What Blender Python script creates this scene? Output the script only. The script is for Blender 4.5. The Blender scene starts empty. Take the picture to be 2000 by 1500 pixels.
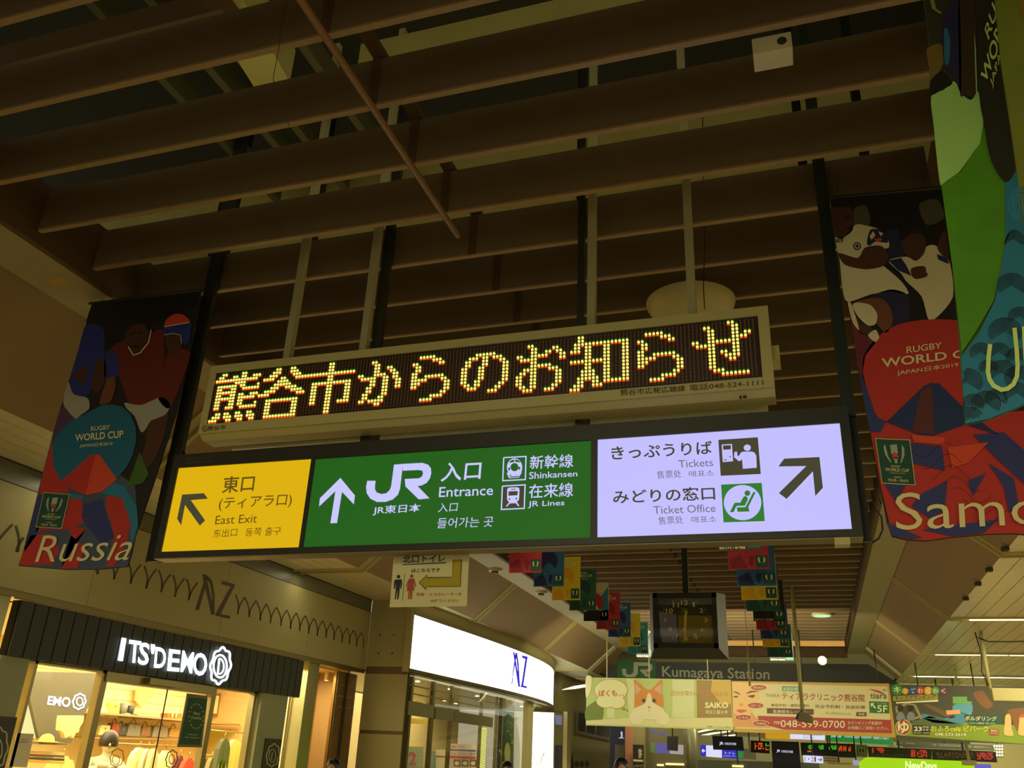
import bpy, bmesh, math, random
from mathutils import Vector, Matrix
random.seed(7)
SC = bpy.context.scene
COL = SC.collection
# ------------------------------------------------------------------ camera, world, exposure
ROT = [[0.9500296325675036, 0.30918836598771965, 0.04296802976048507],
       [-0.0859845782005366, 0.39151800138945336, -0.9161442609653153],
       [-0.30008390419236053, 0.8666696077086423, 0.39853913423754255]]   # rows: right, down, forward
FPX = 1681.156
EYE = Vector((0, 0, 1.6))
cam = bpy.data.cameras.new('camera')
cam_o = bpy.data.objects.new('camera', cam); COL.objects.link(cam_o)
cam.sensor_width = 36; cam.lens = FPX / 2000 * 36; cam.clip_end = 200; cam.clip_start = .05
r, d, f = [Vector(v) for v in ROT]
cam_o.matrix_world = Matrix(((r[0], -d[0], -f[0], EYE[0]), (r[1], -d[1], -f[1], EYE[1]), (r[2], -d[2], -f[2], EYE[2]), (0, 0, 0, 1)))
SC.camera = cam_o
SC.view_settings.view_transform = 'Standard'; SC.view_settings.look = 'None'
SC.view_settings.exposure = 0.0; SC.view_settings.gamma = 1; SC.view_settings.use_curve_mapping = False
w = bpy.data.worlds.new('world'); SC.world = w; w.use_nodes = True
w.node_tree.nodes['Background'].inputs[0].default_value = (1.0, .89, .60, 1)
w.node_tree.nodes['Background'].inputs[1].default_value = 0.42
def area(name, loc, sx, sy, power, color, rot=(0, 0, 0)):
    l = bpy.data.lights.new(name, 'AREA'); l.shape = 'RECTANGLE'; l.size = sx; l.size_y = sy
    l.energy = power; l.color = color
    o = bpy.data.objects.new(name, l); COL.objects.link(o); o.location = loc; o.rotation_euler = rot
    return o
WARM = (1.0, .89, .57)
# lamps at the strips of both side bays, added at unlit strips too (they repeat every 5.15 m along the hall)
for y in (-8.2, -3.05, 2.1, 7.25, 12.4, 17.7, 23.0, 28.2):
    area('strip_light', (6.6, y, 4.22), 6.5, .12, 170 if y < 11 else 300, WARM)
    area('strip_light', (-7.28, y, 4.22), .9, .12, 4, WARM)
for y in (-6, -1.5): area('hall_light', (-2.1, y, 4.9), 3.0, .3, 160, WARM)  # unseen lamps behind the eye, added for bounce off the floor
for y, pw in ((9.75, 25), (21.0, 240)):
    area('fill_light', (-2.1, y, 4.3), 5.0, .25, pw, WARM, (math.radians(50), 0, 0))  # added fill lamps aimed at flags and boards, no fixture hangs here
area('void_fill_light', (-2.1, 7, 5.6), 6.0, 8.0, 22, (1, .9, .5), (math.pi, 0, 0))  # upward fill added to brighten the void above the louvers
area('shop_light', (-9.3, 11.0, 2.82), 2.2, 7.0, 600, (1, .87, .54))
area('shop_light', (-9.2, 14.0, 2.82), 1.2, 1.0, 40, (1, .62, .25))
area('store_light', (-9.5, 21.0, 2.95), 3.0, 8.0, 300, (1, .86, .5))
area('gate_fill_light', (0, 30.2, 3.9), 11.0, .5, 260, (1, .93, .66), (math.radians(35), 0, 0))  # hidden fill lamp, tilted to brighten the far walls and signs

# ------------------------------------------------------------------ helpers
def lin(c):
    return tuple(((v / 255) / 12.92 if v / 255 <= .04045 else ((v / 255 + .055) / 1.055) ** 2.4) for v in c)
_M = {}
def mat(name, rgb, rough=.6, metal=0, emit=0, noise=.08, scale=6, glass=False, bump=0, alpha=None, k=1.0):
    """rgb is the sRGB base colour (0-255); noise varies it a little; emit is strength of emission in that colour"""
    if name in _M: return _M[name]
    m = bpy.data.materials.new(name); m.use_nodes = True; nt = m.node_tree; b = nt.nodes['Principled BSDF']
    c = tuple(min(v * k, .95) for v in lin(rgb))
    if emit:
        b.inputs['Base Color'].default_value = (0.02, .02, .02, 1)
        b.inputs['Emission Color'].default_value = (*lin(rgb), 1); b.inputs['Emission Strength'].default_value = emit
    else:
        b.inputs['Base Color'].default_value = (*c, 1)
    b.inputs['Roughness'].default_value = rough; b.inputs['Metallic'].default_value = metal
    if alpha is not None: b.inputs['Alpha'].default_value = alpha
    if noise and not emit:
        tc = nt.nodes.new('ShaderNodeTexCoord'); n = nt.nodes.new('ShaderNodeTexNoise'); n.inputs['Scale'].default_value = scale
        n.inputs['Detail'].default_value = 5
        r = nt.nodes.new('ShaderNodeMix'); r.data_type = 'RGBA'
        r.inputs[6].default_value = (*[v * (1 - noise) for v in c], 1); r.inputs[7].default_value = (*[min(v * (1 + noise), 1) for v in c], 1)
        nt.links.new(tc.outputs['Object'], n.inputs['Vector']); nt.links.new(n.outputs['Fac'], r.inputs[0]); nt.links.new(r.outputs[2], b.inputs['Base Color'])
        if bump:
            bn = nt.nodes.new('ShaderNodeBump'); bn.inputs['Strength'].default_value = bump; bn.inputs['Distance'].default_value = .01
            n2 = nt.nodes.new('ShaderNodeTexNoise'); n2.inputs['Scale'].default_value = scale * 12
            nt.links.new(tc.outputs['Object'], n2.inputs['Vector']); nt.links.new(n2.outputs['Fac'], bn.inputs['Height']); nt.links.new(bn.outputs['Normal'], b.inputs['Normal'])
    _M[name] = m
    return m
def glassmat(name, tint=(1, 1, 1), refl=.12):
    if name in _M: return _M[name]
    m = bpy.data.materials.new(name); m.use_nodes = True; nt = m.node_tree; nt.nodes.clear()
    o = nt.nodes.new('ShaderNodeOutputMaterial'); t = nt.nodes.new('ShaderNodeBsdfTransparent'); g = nt.nodes.new('ShaderNodeBsdfGlossy')
    t.inputs[0].default_value = (*tint, 1); g.inputs['Roughness'].default_value = .03; g.inputs[0].default_value = (.9, .95, .85, 1)
    mx = nt.nodes.new('ShaderNodeMixShader'); mx.inputs[0].default_value = refl
    nt.links.new(t.outputs[0], mx.inputs[1]); nt.links.new(g.outputs[0], mx.inputs[2]); nt.links.new(mx.outputs[0], o.inputs[0])
    _M[name] = m; return m

class MB:
    def __init__(s): s.v = []; s.f = []; s.sm = []
    def add(s, vs, fs, smooth=False):
        n = len(s.v); s.v += [Vector(v) for v in vs]; s.f += [tuple(i + n for i in q) for q in fs]; s.sm += [smooth] * len(fs); return s
    def box(s, x0, x1, y0, y1, z0, z1):
        return s.add([(x0, y0, z0), (x1, y0, z0), (x1, y1, z0), (x0, y1, z0), (x0, y0, z1), (x1, y0, z1), (x1, y1, z1), (x0, y1, z1)],
                     [(0, 3, 2, 1), (4, 5, 6, 7), (0, 1, 5, 4), (1, 2, 6, 5), (2, 3, 7, 6), (3, 0, 4, 7)])
    def prism(s, pts, vec):
        pts = [Vector(p) for p in pts]; vec = Vector(vec); n = len(pts)
        return s.add(pts + [p + vec for p in pts], [tuple(range(n)), tuple(range(2 * n - 1, n - 1, -1))] + [(i, i + n, (i + 1) % n + n, (i + 1) % n) for i in range(n)])
    def flat(s, pts): return s.add(pts, [tuple(range(len(pts)))])
    def tube(s, pts, r, n=8, r2=None, cap=True):
        pts = [Vector(p) for p in pts]; m = len(pts); r2 = r if r2 is None else r2; vs = []; fs = []
        for i, p in enumerate(pts):
            t = (pts[min(i + 1, m - 1)] - pts[max(i - 1, 0)]).normalized()
            a = t.orthogonal().normalized() if i == 0 else (pa - t * pa.dot(t)).normalized()
            pa = a; b = t.cross(a); q = r + (r2 - r) * i / max(m - 1, 1)
            vs += [p + (a * math.cos(k * 2 * math.pi / n) + b * math.sin(k * 2 * math.pi / n)) * q for k in range(n)]
        for i in range(m - 1):
            fs += [(i * n + k, i * n + (k + 1) % n, (i + 1) * n + (k + 1) % n, (i + 1) * n + k) for k in range(n)]
        s.add(vs, fs, True)
        if cap: L = len(s.v); s.f += [tuple(range(L - n, L)), tuple(range(L - m * n + n - 1, L - m * n - 1, -1))]; s.sm += [False, False]
        return s
    def ball(s, c, rx, ry=None, rz=None, n=12, m=8, t0=0, t1=math.pi):
        ry = rx if ry is None else ry; rz = rx if rz is None else rz; vs = []; fs = []
        for i in range(m + 1):
            th = t0 + (t1 - t0) * i / m
            vs += [(c[0] + rx * math.sin(th) * math.cos(2 * math.pi * k / n), c[1] + ry * math.sin(th) * math.sin(2 * math.pi * k / n), c[2] + rz * math.cos(th)) for k in range(n)]
        fs = [(i * n + k, (i + 1) * n + k, (i + 1) * n + (k + 1) % n, i * n + (k + 1) % n) for i in range(m) for k in range(n)]
        return s.add(vs, fs, True)
    def disc(s, c, r, h, n=20):
        return s.prism([(c[0] + r * math.cos(2 * math.pi * k / n), c[1] + r * math.sin(2 * math.pi * k / n), c[2]) for k in range(n)], (0, 0, h))

def origin(o):
    v = Vector((0, 0, 0))
    while o is not None: v += o.location; o = o.parent
    return v
def tag(o, label=None, cat=None, group=None, kind=None):
    for k, v in (('label', label), ('category', cat), ('group', group), ('kind', kind)):
        if v: o[k] = v
    return o
def mk(name, mb, m, parent=None, label=None, cat=None, group=None, kind=None, base=None, bevel=0):
    me = bpy.data.meshes.new(name)
    if parent is not None: org = origin(parent)
    elif base is not None: org = Vector(base)
    elif kind == 'structure': org = Vector((0, 0, 0))
    else:
        xs = [v.x for v in mb.v]; ys = [v.y for v in mb.v]; zs = [v.z for v in mb.v]
        org = Vector(((min(xs) + max(xs)) / 2, (min(ys) + max(ys)) / 2, min(zs)))
    me.from_pydata([tuple(v - org) for v in mb.v], [], mb.f)
    for p, sm in zip(me.polygons, mb.sm): p.use_smooth = sm
    me.materials.append(m)
    o = bpy.data.objects.new(name, me); COL.objects.link(o)
    if parent is not None: o.parent = parent
    else: o.location = org
    if bevel:
        b = o.modifiers.new('bevel', 'BEVEL'); b.width = bevel; b.segments = 2; b.limit_method = 'ANGLE'
    return tag(o, label, cat, group, kind)
def thing(name, loc, label, cat, group=None, kind=None):
    o = bpy.data.objects.new(name, None); COL.objects.link(o); o.location = loc; o.empty_display_size = .1
    return tag(o, label, cat, group, kind)
def copy_tree(o, parent=None):
    c = o.copy(); COL.objects.link(c); c.parent = parent
    for ch in list(o.children): copy_tree(ch, c)
    return c

# measuring: where the sight line through a point of the photograph (2000 x 1500) meets a real plane of the hall
def sight(x, y):
    a, b = (x - 1000) / FPX, (y - 750) / FPX
    return Vector(ROT[0]) * a + Vector(ROT[1]) * b + Vector(ROT[2])
class Plane:
    def __init__(s, o, n): s.o = Vector(o); s.n = Vector(n).normalized()
    def at(s, p, lift=0):
        q = sight(*p); o = s.o + s.n * lift
        return EYE + q * ((o - EYE).dot(s.n) / q.dot(s.n))
    def off(s, p, lift): return s.at(p) + s.n * lift
def PY(y): return Plane((0, y, 0), (0, -1, 0))
def PX(x): return Plane((x, 0, 0), (1 if x < 0 else -1, 0, 0))
def PZ(z): return Plane((0, 0, z), (0, 0, -1))
def Zm(x0, y0, s): return lambda *c: [(x0 + c[i] / s, y0 + c[i + 1] / s) for i in range(0, len(c), 2)]
LAY = .0016
class Ink:
    """flat print on a plane: polygons, strokes, discs and lettering, each colour one mesh"""
    def __init__(s, pl, lay=1, unit=LAY): s.pl = pl; s.l = lay * unit; s.e = unit * .12; s.mb = MB(); s.txt = []
    def p(s, q): return s.pl.off(q, s.l)
    def poly(s, pts): s.mb.flat([s.p(q) for q in pts]); s.l += s.e; return s
    def rect(s, x0, y0, x1, y1): return s.poly([(x0, y0), (x1, y0), (x1, y1), (x0, y1)])
    def ell(s, cx, cy, rx, ry, n=24, rot=0):
        c, q = math.cos(rot), math.sin(rot)
        return s.poly([(cx + rx * math.cos(a) * c - ry * math.sin(a) * q, cy + rx * math.cos(a) * q + ry * math.sin(a) * c) for a in [2 * math.pi * k / n for k in range(n)]])
    def ring(s, cx, cy, rx, ry, w, n=28, a0=0, a1=360):
        P = []
        for k in range(n + 1):
            a = math.radians(a0 + (a1 - a0) * k / n); P.append((cx + rx * math.cos(a), cy + ry * math.sin(a)))
        return s.stroke(P, w)
    def stroke(s, pts, w):
        n = len(pts); L = []; R = []
        for i in range(n):
            a = pts[max(i - 1, 0)]; b = pts[min(i + 1, n - 1)]; dx, dy = b[0] - a[0], b[1] - a[1]; h = math.hypot(dx, dy) or 1
            if i in (0, n - 1) or n == 2: k = 1
            else:
                d1 = (pts[i][0] - a[0], pts[i][1] - a[1]); m = math.hypot(*d1) or 1; k = 1 / max(.5, abs((d1[0] * dx + d1[1] * dy) / (m * h)))
            ox, oy = -dy / h * w / 2 * k, dx / h * w / 2 * k
            L.append((pts[i][0] + ox, pts[i][1] + oy)); R.append((pts[i][0] - ox, pts[i][1] - oy))
        vs = [s.p(q) for q in L + R]
        s.mb.add(vs, [(i, i + 1, n + i + 1, n + i) for i in range(n - 1)]); return s
    def text(s, t, bl, br, tl, tr=None, bold=0, slant=0):
        V, F = glyphs(t, bold)
        if tr is None: tr = (br[0] + tl[0] - bl[0], br[1] + tl[1] - bl[1])
        out = []
        for x, y in V:
            u = x + slant * y; v = y
            out.append(s.p(((bl[0] * (1 - u) + br[0] * u) * (1 - v) + (tl[0] * (1 - u) + tr[0] * u) * v,
                            (bl[1] * (1 - u) + br[1] * u) * (1 - v) + (tl[1] * (1 - u) + tr[1] * u) * v)))
        s.txt.append(MB().add(out, F)); return s
    def mk(s, name, m, parent, **k):
        o = mk(name, s.mb, m, parent, **k) if s.mb.v else None
        for t in s.txt: q = mk('lettering', t, m, parent); o = o or q
        return o
def soft(P, n=4, tens=.8):
    # round the corners of a traced organic outline
    out = []; m = len(P)
    for i in range(m):
        p0, p1, p2, p3 = P[i - 1], P[i], P[(i + 1) % m], P[(i + 2) % m]
        for j in range(n):
            t = j / n; q = []
            for k in (0, 1):
                m1 = (p2[k] - p0[k]) * .5 * tens; m2 = (p3[k] - p1[k]) * .5 * tens
                q.append((2 * t ** 3 - 3 * t ** 2 + 1) * p1[k] + (t ** 3 - 2 * t ** 2 + t) * m1 + (-2 * t ** 3 + 3 * t ** 2) * p2[k] + (t ** 3 - t ** 2) * m2)
            out.append(tuple(q))
    return out
SOFT = {'player_print', 'face_print', 'hair_print', 'petal_print', 'helmet_print', 'light_print', 'knee_strap', 'leg_print', 'cat_print', 'blur_print', 'splash_print', 'pool_print', 'bather_print', 'child_print', 'lip_print', 'brow_print', 'swoosh_print', 'grass_print', 'fire_print', 'tub_print', 'sock_print', 'slide_print'}
_G = {}
def glyphs(t, bold=0):
    key = (t, bold)
    if key not in _G:
        c = bpy.data.curves.new('t', 'FONT'); c.body = t; c.resolution_u = 3; c.offset = bold; c.fill_mode = 'FRONT'
        o = bpy.data.objects.new('t', c); me = o.to_mesh()
        V = [(v.co.x, v.co.y) for v in me.vertices]; F = [tuple(p.vertices) for p in me.polygons]
        o.to_mesh_clear(); bpy.data.objects.remove(o); bpy.data.curves.remove(c)
        xs = [v[0] for v in V]; ys = [v[1] for v in V]; x0, x1, y0, y1 = min(xs), max(xs), min(ys), max(ys)
        _G[key] = ([((a - x0) / (x1 - x0), (b - y0) / (y1 - y0)) for a, b in V], F)
    return _G[key]
def slab(name, pl, pts, th, m, parent=None, lift=0, **k):
    """a solid board whose front face is traced on the plane, th thick behind it"""
    mb = MB(); mb.prism([pl.off(q, lift) for q in pts], -pl.n * th)
    return mk(name, mb, m, parent, **k)
# ------------------------------------------------------------------ the hall: section measured as heights above the eye
H = 3.5; ZL = 1.6 + H                  # underside of the louvers
XL0, XL1 = -5.24, 1.02                 # louver ends
ZE = 1.6 + 3.42                        # underside of the edge strips
XE0, XE1 = -5.345, 1.14                # brown edge boards
XS0, XS1 = -5.845, 1.628               # outer edge of the flat strips
ZT = 1.6 + 2.678                       # side bay ceilings
XT0, XT1 = -6.70, 2.48
XW = -7.876                            # shop wall plane
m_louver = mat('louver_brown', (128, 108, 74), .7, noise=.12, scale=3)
m_louver_lip = mat('louver_lip', (168, 140, 94), .5, noise=.15, scale=25)  # louver undersides coloured lighter for the light from below
m_edge = mat('edge_brown', (98, 74, 40), .7)
m_strip = mat('strip_beige', (178, 166, 118), .7, noise=.04)
m_tan = mat('panel_tan', (160, 132, 88), .75, noise=.05, scale=2)
m_plank = mat('plank_cream', (238, 226, 176), .25, noise=.10, scale=4)
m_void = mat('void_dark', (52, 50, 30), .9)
m_pale = mat('beam_pale', (196, 186, 104), .8, noise=.2, scale=3)
m_rib = mat('rib_cream', (190, 176, 112), .5)
m_cream_w = mat('trough_white', (236, 228, 180), .5)
m_floor = mat('floor_stone', (150, 140, 120), .35, noise=.08, scale=2)
m_wall = mat('wall_beige', (176, 166, 112), .55, noise=.05, scale=2)
m_gray = mat('wall_gray', (112, 112, 88), .4, noise=.08)
m_seam = mat('seam_dark', (70, 62, 36), .8)
m_tube = mat('tube_light', (255, 238, 170), emit=2.2)
m_tube2 = mat('tube_bright', (255, 246, 190), emit=6)

fl = MB()
root_floor = mk('floor', MB().box(-13, 13, -12, 45, -.1, -.012), mat('floor_joint', (90, 84, 70), .6), kind='structure')
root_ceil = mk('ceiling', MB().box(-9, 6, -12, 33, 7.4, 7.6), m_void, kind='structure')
tile = None
for i in range(-6, 7):
    for j in range(-1, 14):
        if tile is None:
            tile = mk('tile', MB().box(-.595, .595, -.595, .595, -.012, 0), m_floor, root_floor)
            t = tile
        else: t = tile.copy(); COL.objects.link(t)
        t.location = (i * 1.2, j * 1.2 + .6, 0); t.parent = root_floor
root_floor2 = None
# louvers
ys = [2.955 + .563 * k for k in range(-4, 44)]
lv = None
for y in ys:
    if lv is None:
        lv = mk('louver', MB().box(XL0, XL1, -.0175, .0175, 0, .35), m_louver, root_ceil); l = lv
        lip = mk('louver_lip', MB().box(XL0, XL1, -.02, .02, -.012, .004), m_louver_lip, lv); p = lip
        jo = mk('joint_strap', MB().box(-2.2, -2.14, -.024, -.0175, -.004, .352), m_edge, lv)
        off = -root_ceil.location
    else:
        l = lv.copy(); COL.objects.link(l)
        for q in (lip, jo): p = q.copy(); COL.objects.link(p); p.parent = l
    l.location = (0, y, ZL)
    l.parent = root_ceil
mk('edge_board', MB().box(XE0, XE0 + .06, -12, 29.4, ZE, ZE + .5), m_edge, root_ceil)
mk('edge_board', MB().box(XE1 - .06, XE1, -12, 29.4, ZE, ZE + .5), m_edge, root_ceil)
# flat strips in 5.15 m panels and the sloping tan panels between light troughs
RY = [-8.2 + 5.2 * k for k in range(8)]; RY = [-8.2, -3.05, 2.1, 7.25, 12.4, 17.7, 23.0, 28.2]
ends = [-12] + RY + [29.65]
for a, b in zip(ends[:-1], ends[1:]):
    for x0, x1 in ((XS0, XE0), (XE1, XS1)):
        mk('strip_panel', MB().box(x0, x1, a + .004, b - .004, ZE, ZE + .03), m_strip, root_ceil)
    for xa, xb in ((XS0, XT0), (XS1, XT1)):
        g = .1
        mb = MB(); mb.prism([(xa, a + g, ZE + .02), (xb, a + g, ZT), (xb, b - g, ZT), (xa, b - g, ZE + .02)], (0, 0, .04))
        mk('slope_panel', mb, m_tan, root_ceil)
        # trough: two cream rails with a recessed channel
    for xa, xb, sx in ((XS0, XT0, -1), (XS1, XT1, 1)):
        y = b
        if b > 29: continue
        tr = MB(); tr.prism([(xa, y - .1, ZE + .05), (xb, y - .1, ZT + .03), (xb, y + .1, ZT + .03), (xa, y + .1, ZE + .05)], (0, 0, .04))
        big = y > 27
        if big: tr = MB(); tr.prism([(xa, y - .22, ZE - .01), (xb, y - .22, ZT - .03), (xb, y + .22, ZT - .03), (xa, y + .22, ZE - .01)], (0, 0, .09))
        t = mk('light_trough', tr, m_cream_w if big else m_rib, root_ceil)
        for s in (-1, 1):
            e = MB(); y0 = y + s * .1; w_ = .028
            e.prism([(xa - sx * .03, y0 - w_, ZE + .005), (xb, y0 - w_, ZT - .02), (xb, y0 + w_, ZT - .02), (xa - sx * .03, y0 + w_, ZE + .005)], (0, 0, .07))
            mk('trough_rail', e, m_rib, t)
# side bay ceilings: planks along the hall, interrupted by cross light strips
def bay(x0, x1, wd):
    n = int(round((x1 - x0) / wd)); wd = (x1 - x0) / n
    for a, b in zip([-2.95] + [y + .1 for y in RY[2:]], [y - .1 for y in RY[2:]] + [34]):
        src = None
        for i in range(n):
            if src is None:
                src = mk('plank', MB().box(.006, wd - .006, a, b, ZT, ZT + .02), m_plank, root_ceil); q = src
            else:
                q = src.copy(); COL.objects.link(q)
            q.location = (x0 + i * wd, 0, -root_ceil.location.z)
    for y in RY[2:]:
        mk('strip_housing', MB().box(x0, x1, y - .1, y + .1, ZT + .02, ZT + .06), m_rib, root_ceil)
        for s in (-1, 1): mk('strip_rail', MB().box(x0, x1, y + s * .1 - .02, y + s * .1 + .02, ZT - .03, ZT + .05), m_rib, root_ceil)
        if x0 > 0 and y > 14:
            for xs in (x0 + .35, x0 + 1.9, x0 + 3.45, x0 + 5.0):
                mk('tube_lamp', MB().box(xs, xs + 1.5, y - .07, y + .07, ZT - .035, ZT + .02), m_tube2 if y > 27 else m_tube, root_ceil)
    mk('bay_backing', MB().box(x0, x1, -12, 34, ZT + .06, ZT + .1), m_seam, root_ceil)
bay(XT1, 11.6, .26)
bay(XW, XT0, .235)
# void above the louvers: beams, ducts, hangers
for (x0, x1, y0, y1, z0, z1, m) in (
        (-7, 1.5, 6.0, 6.3, 5.9, 6.9, m_pale), (-7, 1.5, 11.6, 11.9, 5.9, 6.9, m_pale), (-7.0, -3.2, 3.25, 3.4, 5.9, 6.1, m_edge),
        (-2.6, 1.4, 3.95, 4.1, 5.9, 6.12, m_pale)):
    mk('cross_beam', MB().box(x0, x1, y0, y1, z0, z1), m, root_ceil)
pd = PZ(6.05)
mk('duct', MB().prism([pd.at(q) for q in ((352, -60), (440, -60), (566, 160), (500, 176))], (0, 0, .3)), m_pale, root_ceil)
for x in (-4.6, -4.15, -3.85, -3.3): mk('joist', MB().box(x, x + .07, 1, 5.9, 6.5, 6.7), mat('joist_olive', (96, 92, 50), .8), root_ceil)
for x in (-6.5, -6.3, -6.1): mk('joist', MB().box(x, x + .05, 3.2, 6.0, 5.75, 5.9), m_pale, root_ceil)
for (px, py) in ((460, 270), (445, 395), (640, 262), (505, 155), (1137, 120), (1555, 205), (1650, 40)):
    q = PY(5.3).at((px, py)); mk('hanger_rod', MB().box(q.x - .03, q.x + .03, 5.3, 5.36, 5.5, 7.4), mat('steel_black', (30, 32, 26), .5), root_ceil)
mk('runner_channel', MB().box(-2.2, -2.12, -1, 29, ZL + .36, ZL + .40), m_edge, root_ceil)
# round rod hanging just under the louvers, along the hall
rod = MB(); rod.tube([(-2.08, -1.0, 4.97), (-2.1, 4.75, 4.97)], .022, 10)
mk('curtain_pole', rod, mat('rod_brown', (150, 112, 66), .4), label='brown round pole running along the hall just under the louvers', cat='pole')
for px, py in ((1964, 1068), (1933, 1109), (1911, 1137), (1887, 1166)):
    v = PZ(ZT).at((px, py)); mk('edge_clip', MB().box(v.x - .05, v.x + .03, v.y - .05, v.y + .05, ZT - .05, ZT), m_seam, root_ceil)
for px, py in ((967, 1111), (1057, 1155)):
    v = PZ(ZE).at((px, py)); dt = mk('smoke_detector', MB().disc((v.x, v.y, ZE - .05), .13, .05, 20), m_rib, root_ceil); mk('sensor', MB().disc((v.x, v.y, ZE - .08), .07, .03, 16), m_seam, dt)
q = [PZ(ZE).at(p) for p in ((93, 545), (125, 541), (135, 553), (104, 559))]
mk('tape_patch', MB().prism([(v.x, v.y, ZE - .002) for v in q], (0, 0, .002)), mat('tape_yellow', (206, 170, 60), .6), root_ceil)
# end of the louver field: lit bay, back beam
mk('trim_1', MB().box(XL0, XL1, 27.35, 27.5, ZL - .12, ZL + .2), mat('lit_timber', (255, 190, 84), emit=.55), kind='structure')  # timber glows by itself in place of the light falling on it
mk('trim_2', MB().box(XE0, XE1, 29.4, 29.6, 4.9, 5.6), m_edge, kind='structure')

# ------------------------------------------------------------------ walls
root_wl = mk('wall_left', MB().box(XW - .35, XW - .06, -12, 15.16, 3.0, 4.6), m_seam, kind='structure')
ya = [-2.0, 1.35, 4.7, 8.95, 12.05, 15.16]
ya = [-1.2, 1.9, 5.0, 8.1, 10.62, 13.0, 15.16]
for a, b in zip(ya[:-1], ya[1:]):
    mk('wall_panel', MB().box(XW - .06, XW, a + .004, b - .004, 1.6 + 1.402, 1.6 + 2.442), m_wall, root_wl)
mk('gray_band', MB().box(XW - .06, XW - .012, -12, 15.16, 1.6 + 2.452, ZT + .02), m_gray, root_wl)
for z in (1.6 + 2.447, ZT - .004): mk('seam', MB().box(XW - .05, XW - .004, -12, 15.16, z - .008, z + .008), m_seam, root_wl)
mk('ledge', MB().box(XW - .3, XW - .01, -12, 15.16, 2.93, 3.0), mat('ledge_steel', (130, 120, 74), .3, metal=.6), root_wl)
# front facing return wall of the corner store
wr = mk('wall_front', MB().box(XW, -7.02, 15.2, 15.3, 0, ZT), m_seam, kind='structure')
for z0, z1 in ((0, 1.9), (1.96, 2.93), (3.06, ZT)):
    mk('wall_panel', MB().box(XW, -7.02, 15.16, 15.2, z0, z1), m_wall, wr)
for z0, z1 in ((1.9, 1.96), (2.93, 3.06)): mk('groove_strip', MB().box(XW, -7.02, 15.17, 15.2, z0, z1), mat('groove_brown', (110, 88, 52), .5), wr)
for px in ((742, 1240), (769, 1240), (739, 1276), (766, 1276)):
    q = PY(15.16).at(px); bm_ = MB(); bm_.ball((q.x, 15.155, q.z), .016, n=8, m=6); mk('bolt', bm_, m_seam, wr)
# distant walls
mk('wall_back', MB().box(-9, 13, 37.8, 38, 0, 7.6), mat('wall_far', (150, 142, 92), .6), kind='structure')
mk('wall_right', MB().box(11.6, 11.8, -12, 38, 0, 4.6), m_wall, kind='structure')
# ------------------------------------------------------------------ hanging station sign (backlit, three faces)
m_blk = mat('frame_black', (50, 50, 40), .45, noise=.05)
m_blk2 = mat('frame_dark_green', (46, 56, 44), .4)
m_cream = mat('housing_cream', (206, 196, 128), .45, noise=.03)
m_ink = mat('ink_dark', (64, 58, 30), .6, noise=0)
m_steel = mat('hanger_cream', (190, 184, 134), .5)
m_white_l = mat('face_white_lit', (194, 190, 255), emit=1.0)
m_yel_l = mat('face_yellow_lit', (226, 180, 0), emit=.95)
m_grn_l = mat('face_green_lit', (24, 98, 20), emit=.85)
m_lit_w = mat('print_white_lit', (200, 200, 255), emit=1.0)
m_pdk = mat('print_dark', (62, 60, 40), emit=1.0)
m_pbr = mat('print_brown', (92, 70, 10), emit=1.0)
m_pgr = mat('print_gray', (112, 100, 120), emit=1.0)
m_pgn = mat('print_green_lit', (36, 120, 40), emit=1.0)
YS = 5.0; S = PY(YS)
sgn = thing('station_sign', (-2.0, 5.1, 2.79), 'long backlit station sign with yellow, green and white faces in a black frame', 'sign')
o0 = [(345, 885), (1650, 797), (1693, 1050), (297, 1086)]
mb = MB(); A, B, C_, D = [S.at(q) for q in o0]
xl, xr = (A.x + D.x) / 2, (B.x + C_.x) / 2; zt, zb = (A.z + B.z) / 2, (C_.z + D.z) / 2
pan = [('face_yellow', m_yel_l, [(345, 912), (604, 897), (587, 1069), (316, 1080)]), ('face_green', m_grn_l, [(612, 896), (1152, 860), (1155, 1048), (594, 1069)]), ('face_white', m_white_l, [(1166, 857), (1640, 826), (1664, 1032), (1167, 1048)])]
mk('housing', MB().box(xl, xr, YS + .03, YS + .14, zb, zt), m_blk, sgn)
pz = [];
zz = [S.at(q).z for p in pan for q in p[2]]
for nm, m, q in pan:
    X = [S.at(k) for k in q]; x0 = (X[0].x + X[3].x) / 2; x1 = (X[1].x + X[2].x) / 2
    z1 = (X[0].z + X[1].z) / 2; z0 = (X[2].z + X[3].z) / 2; pz.append((x0, x1, z0, z1))
    mk(nm, MB().box(x0, x1, YS + .012, YS + .03, z0, z1), m, sgn, label=nm.split('_')[1] + ' backlit face')
z0 = min(p[2] for p in pz); z1 = max(p[3] for p in pz)
z0 = sum(p[2] for p in pz) / 3; z1 = sum(p[3] for p in pz) / 3
fr = lambda a, b, c, e, n='frame_bar', m=m_blk: mk(n, MB().box(a, b, YS, YS + .035, c, e), m, sgn)
fr(xl, xr, z1, zt); fr(xl, xr, zb, z0); fr(xl, pz[0][0], z0, z1); fr(pz[2][1], xr, z0, z1)
fr(pz[0][1], pz[1][0], z0, z1, 'mullion'); fr(pz[1][1], pz[2][0], z0, z1, 'mullion')
mk('bottom_channel', MB().box(xl, xr, YS + .01, YS + .13, zb - .01, zb), mat('channel_beige', (140, 126, 80), .4), sgn)
q = S.at((1645, 1057)); mk('bracket_box', MB().box(q.x - .04, q.x + .04, YS - .01, YS + .08, q.z - .02, q.z + .02), m_cream, sgn, label='small cream box under the right end')
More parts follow.
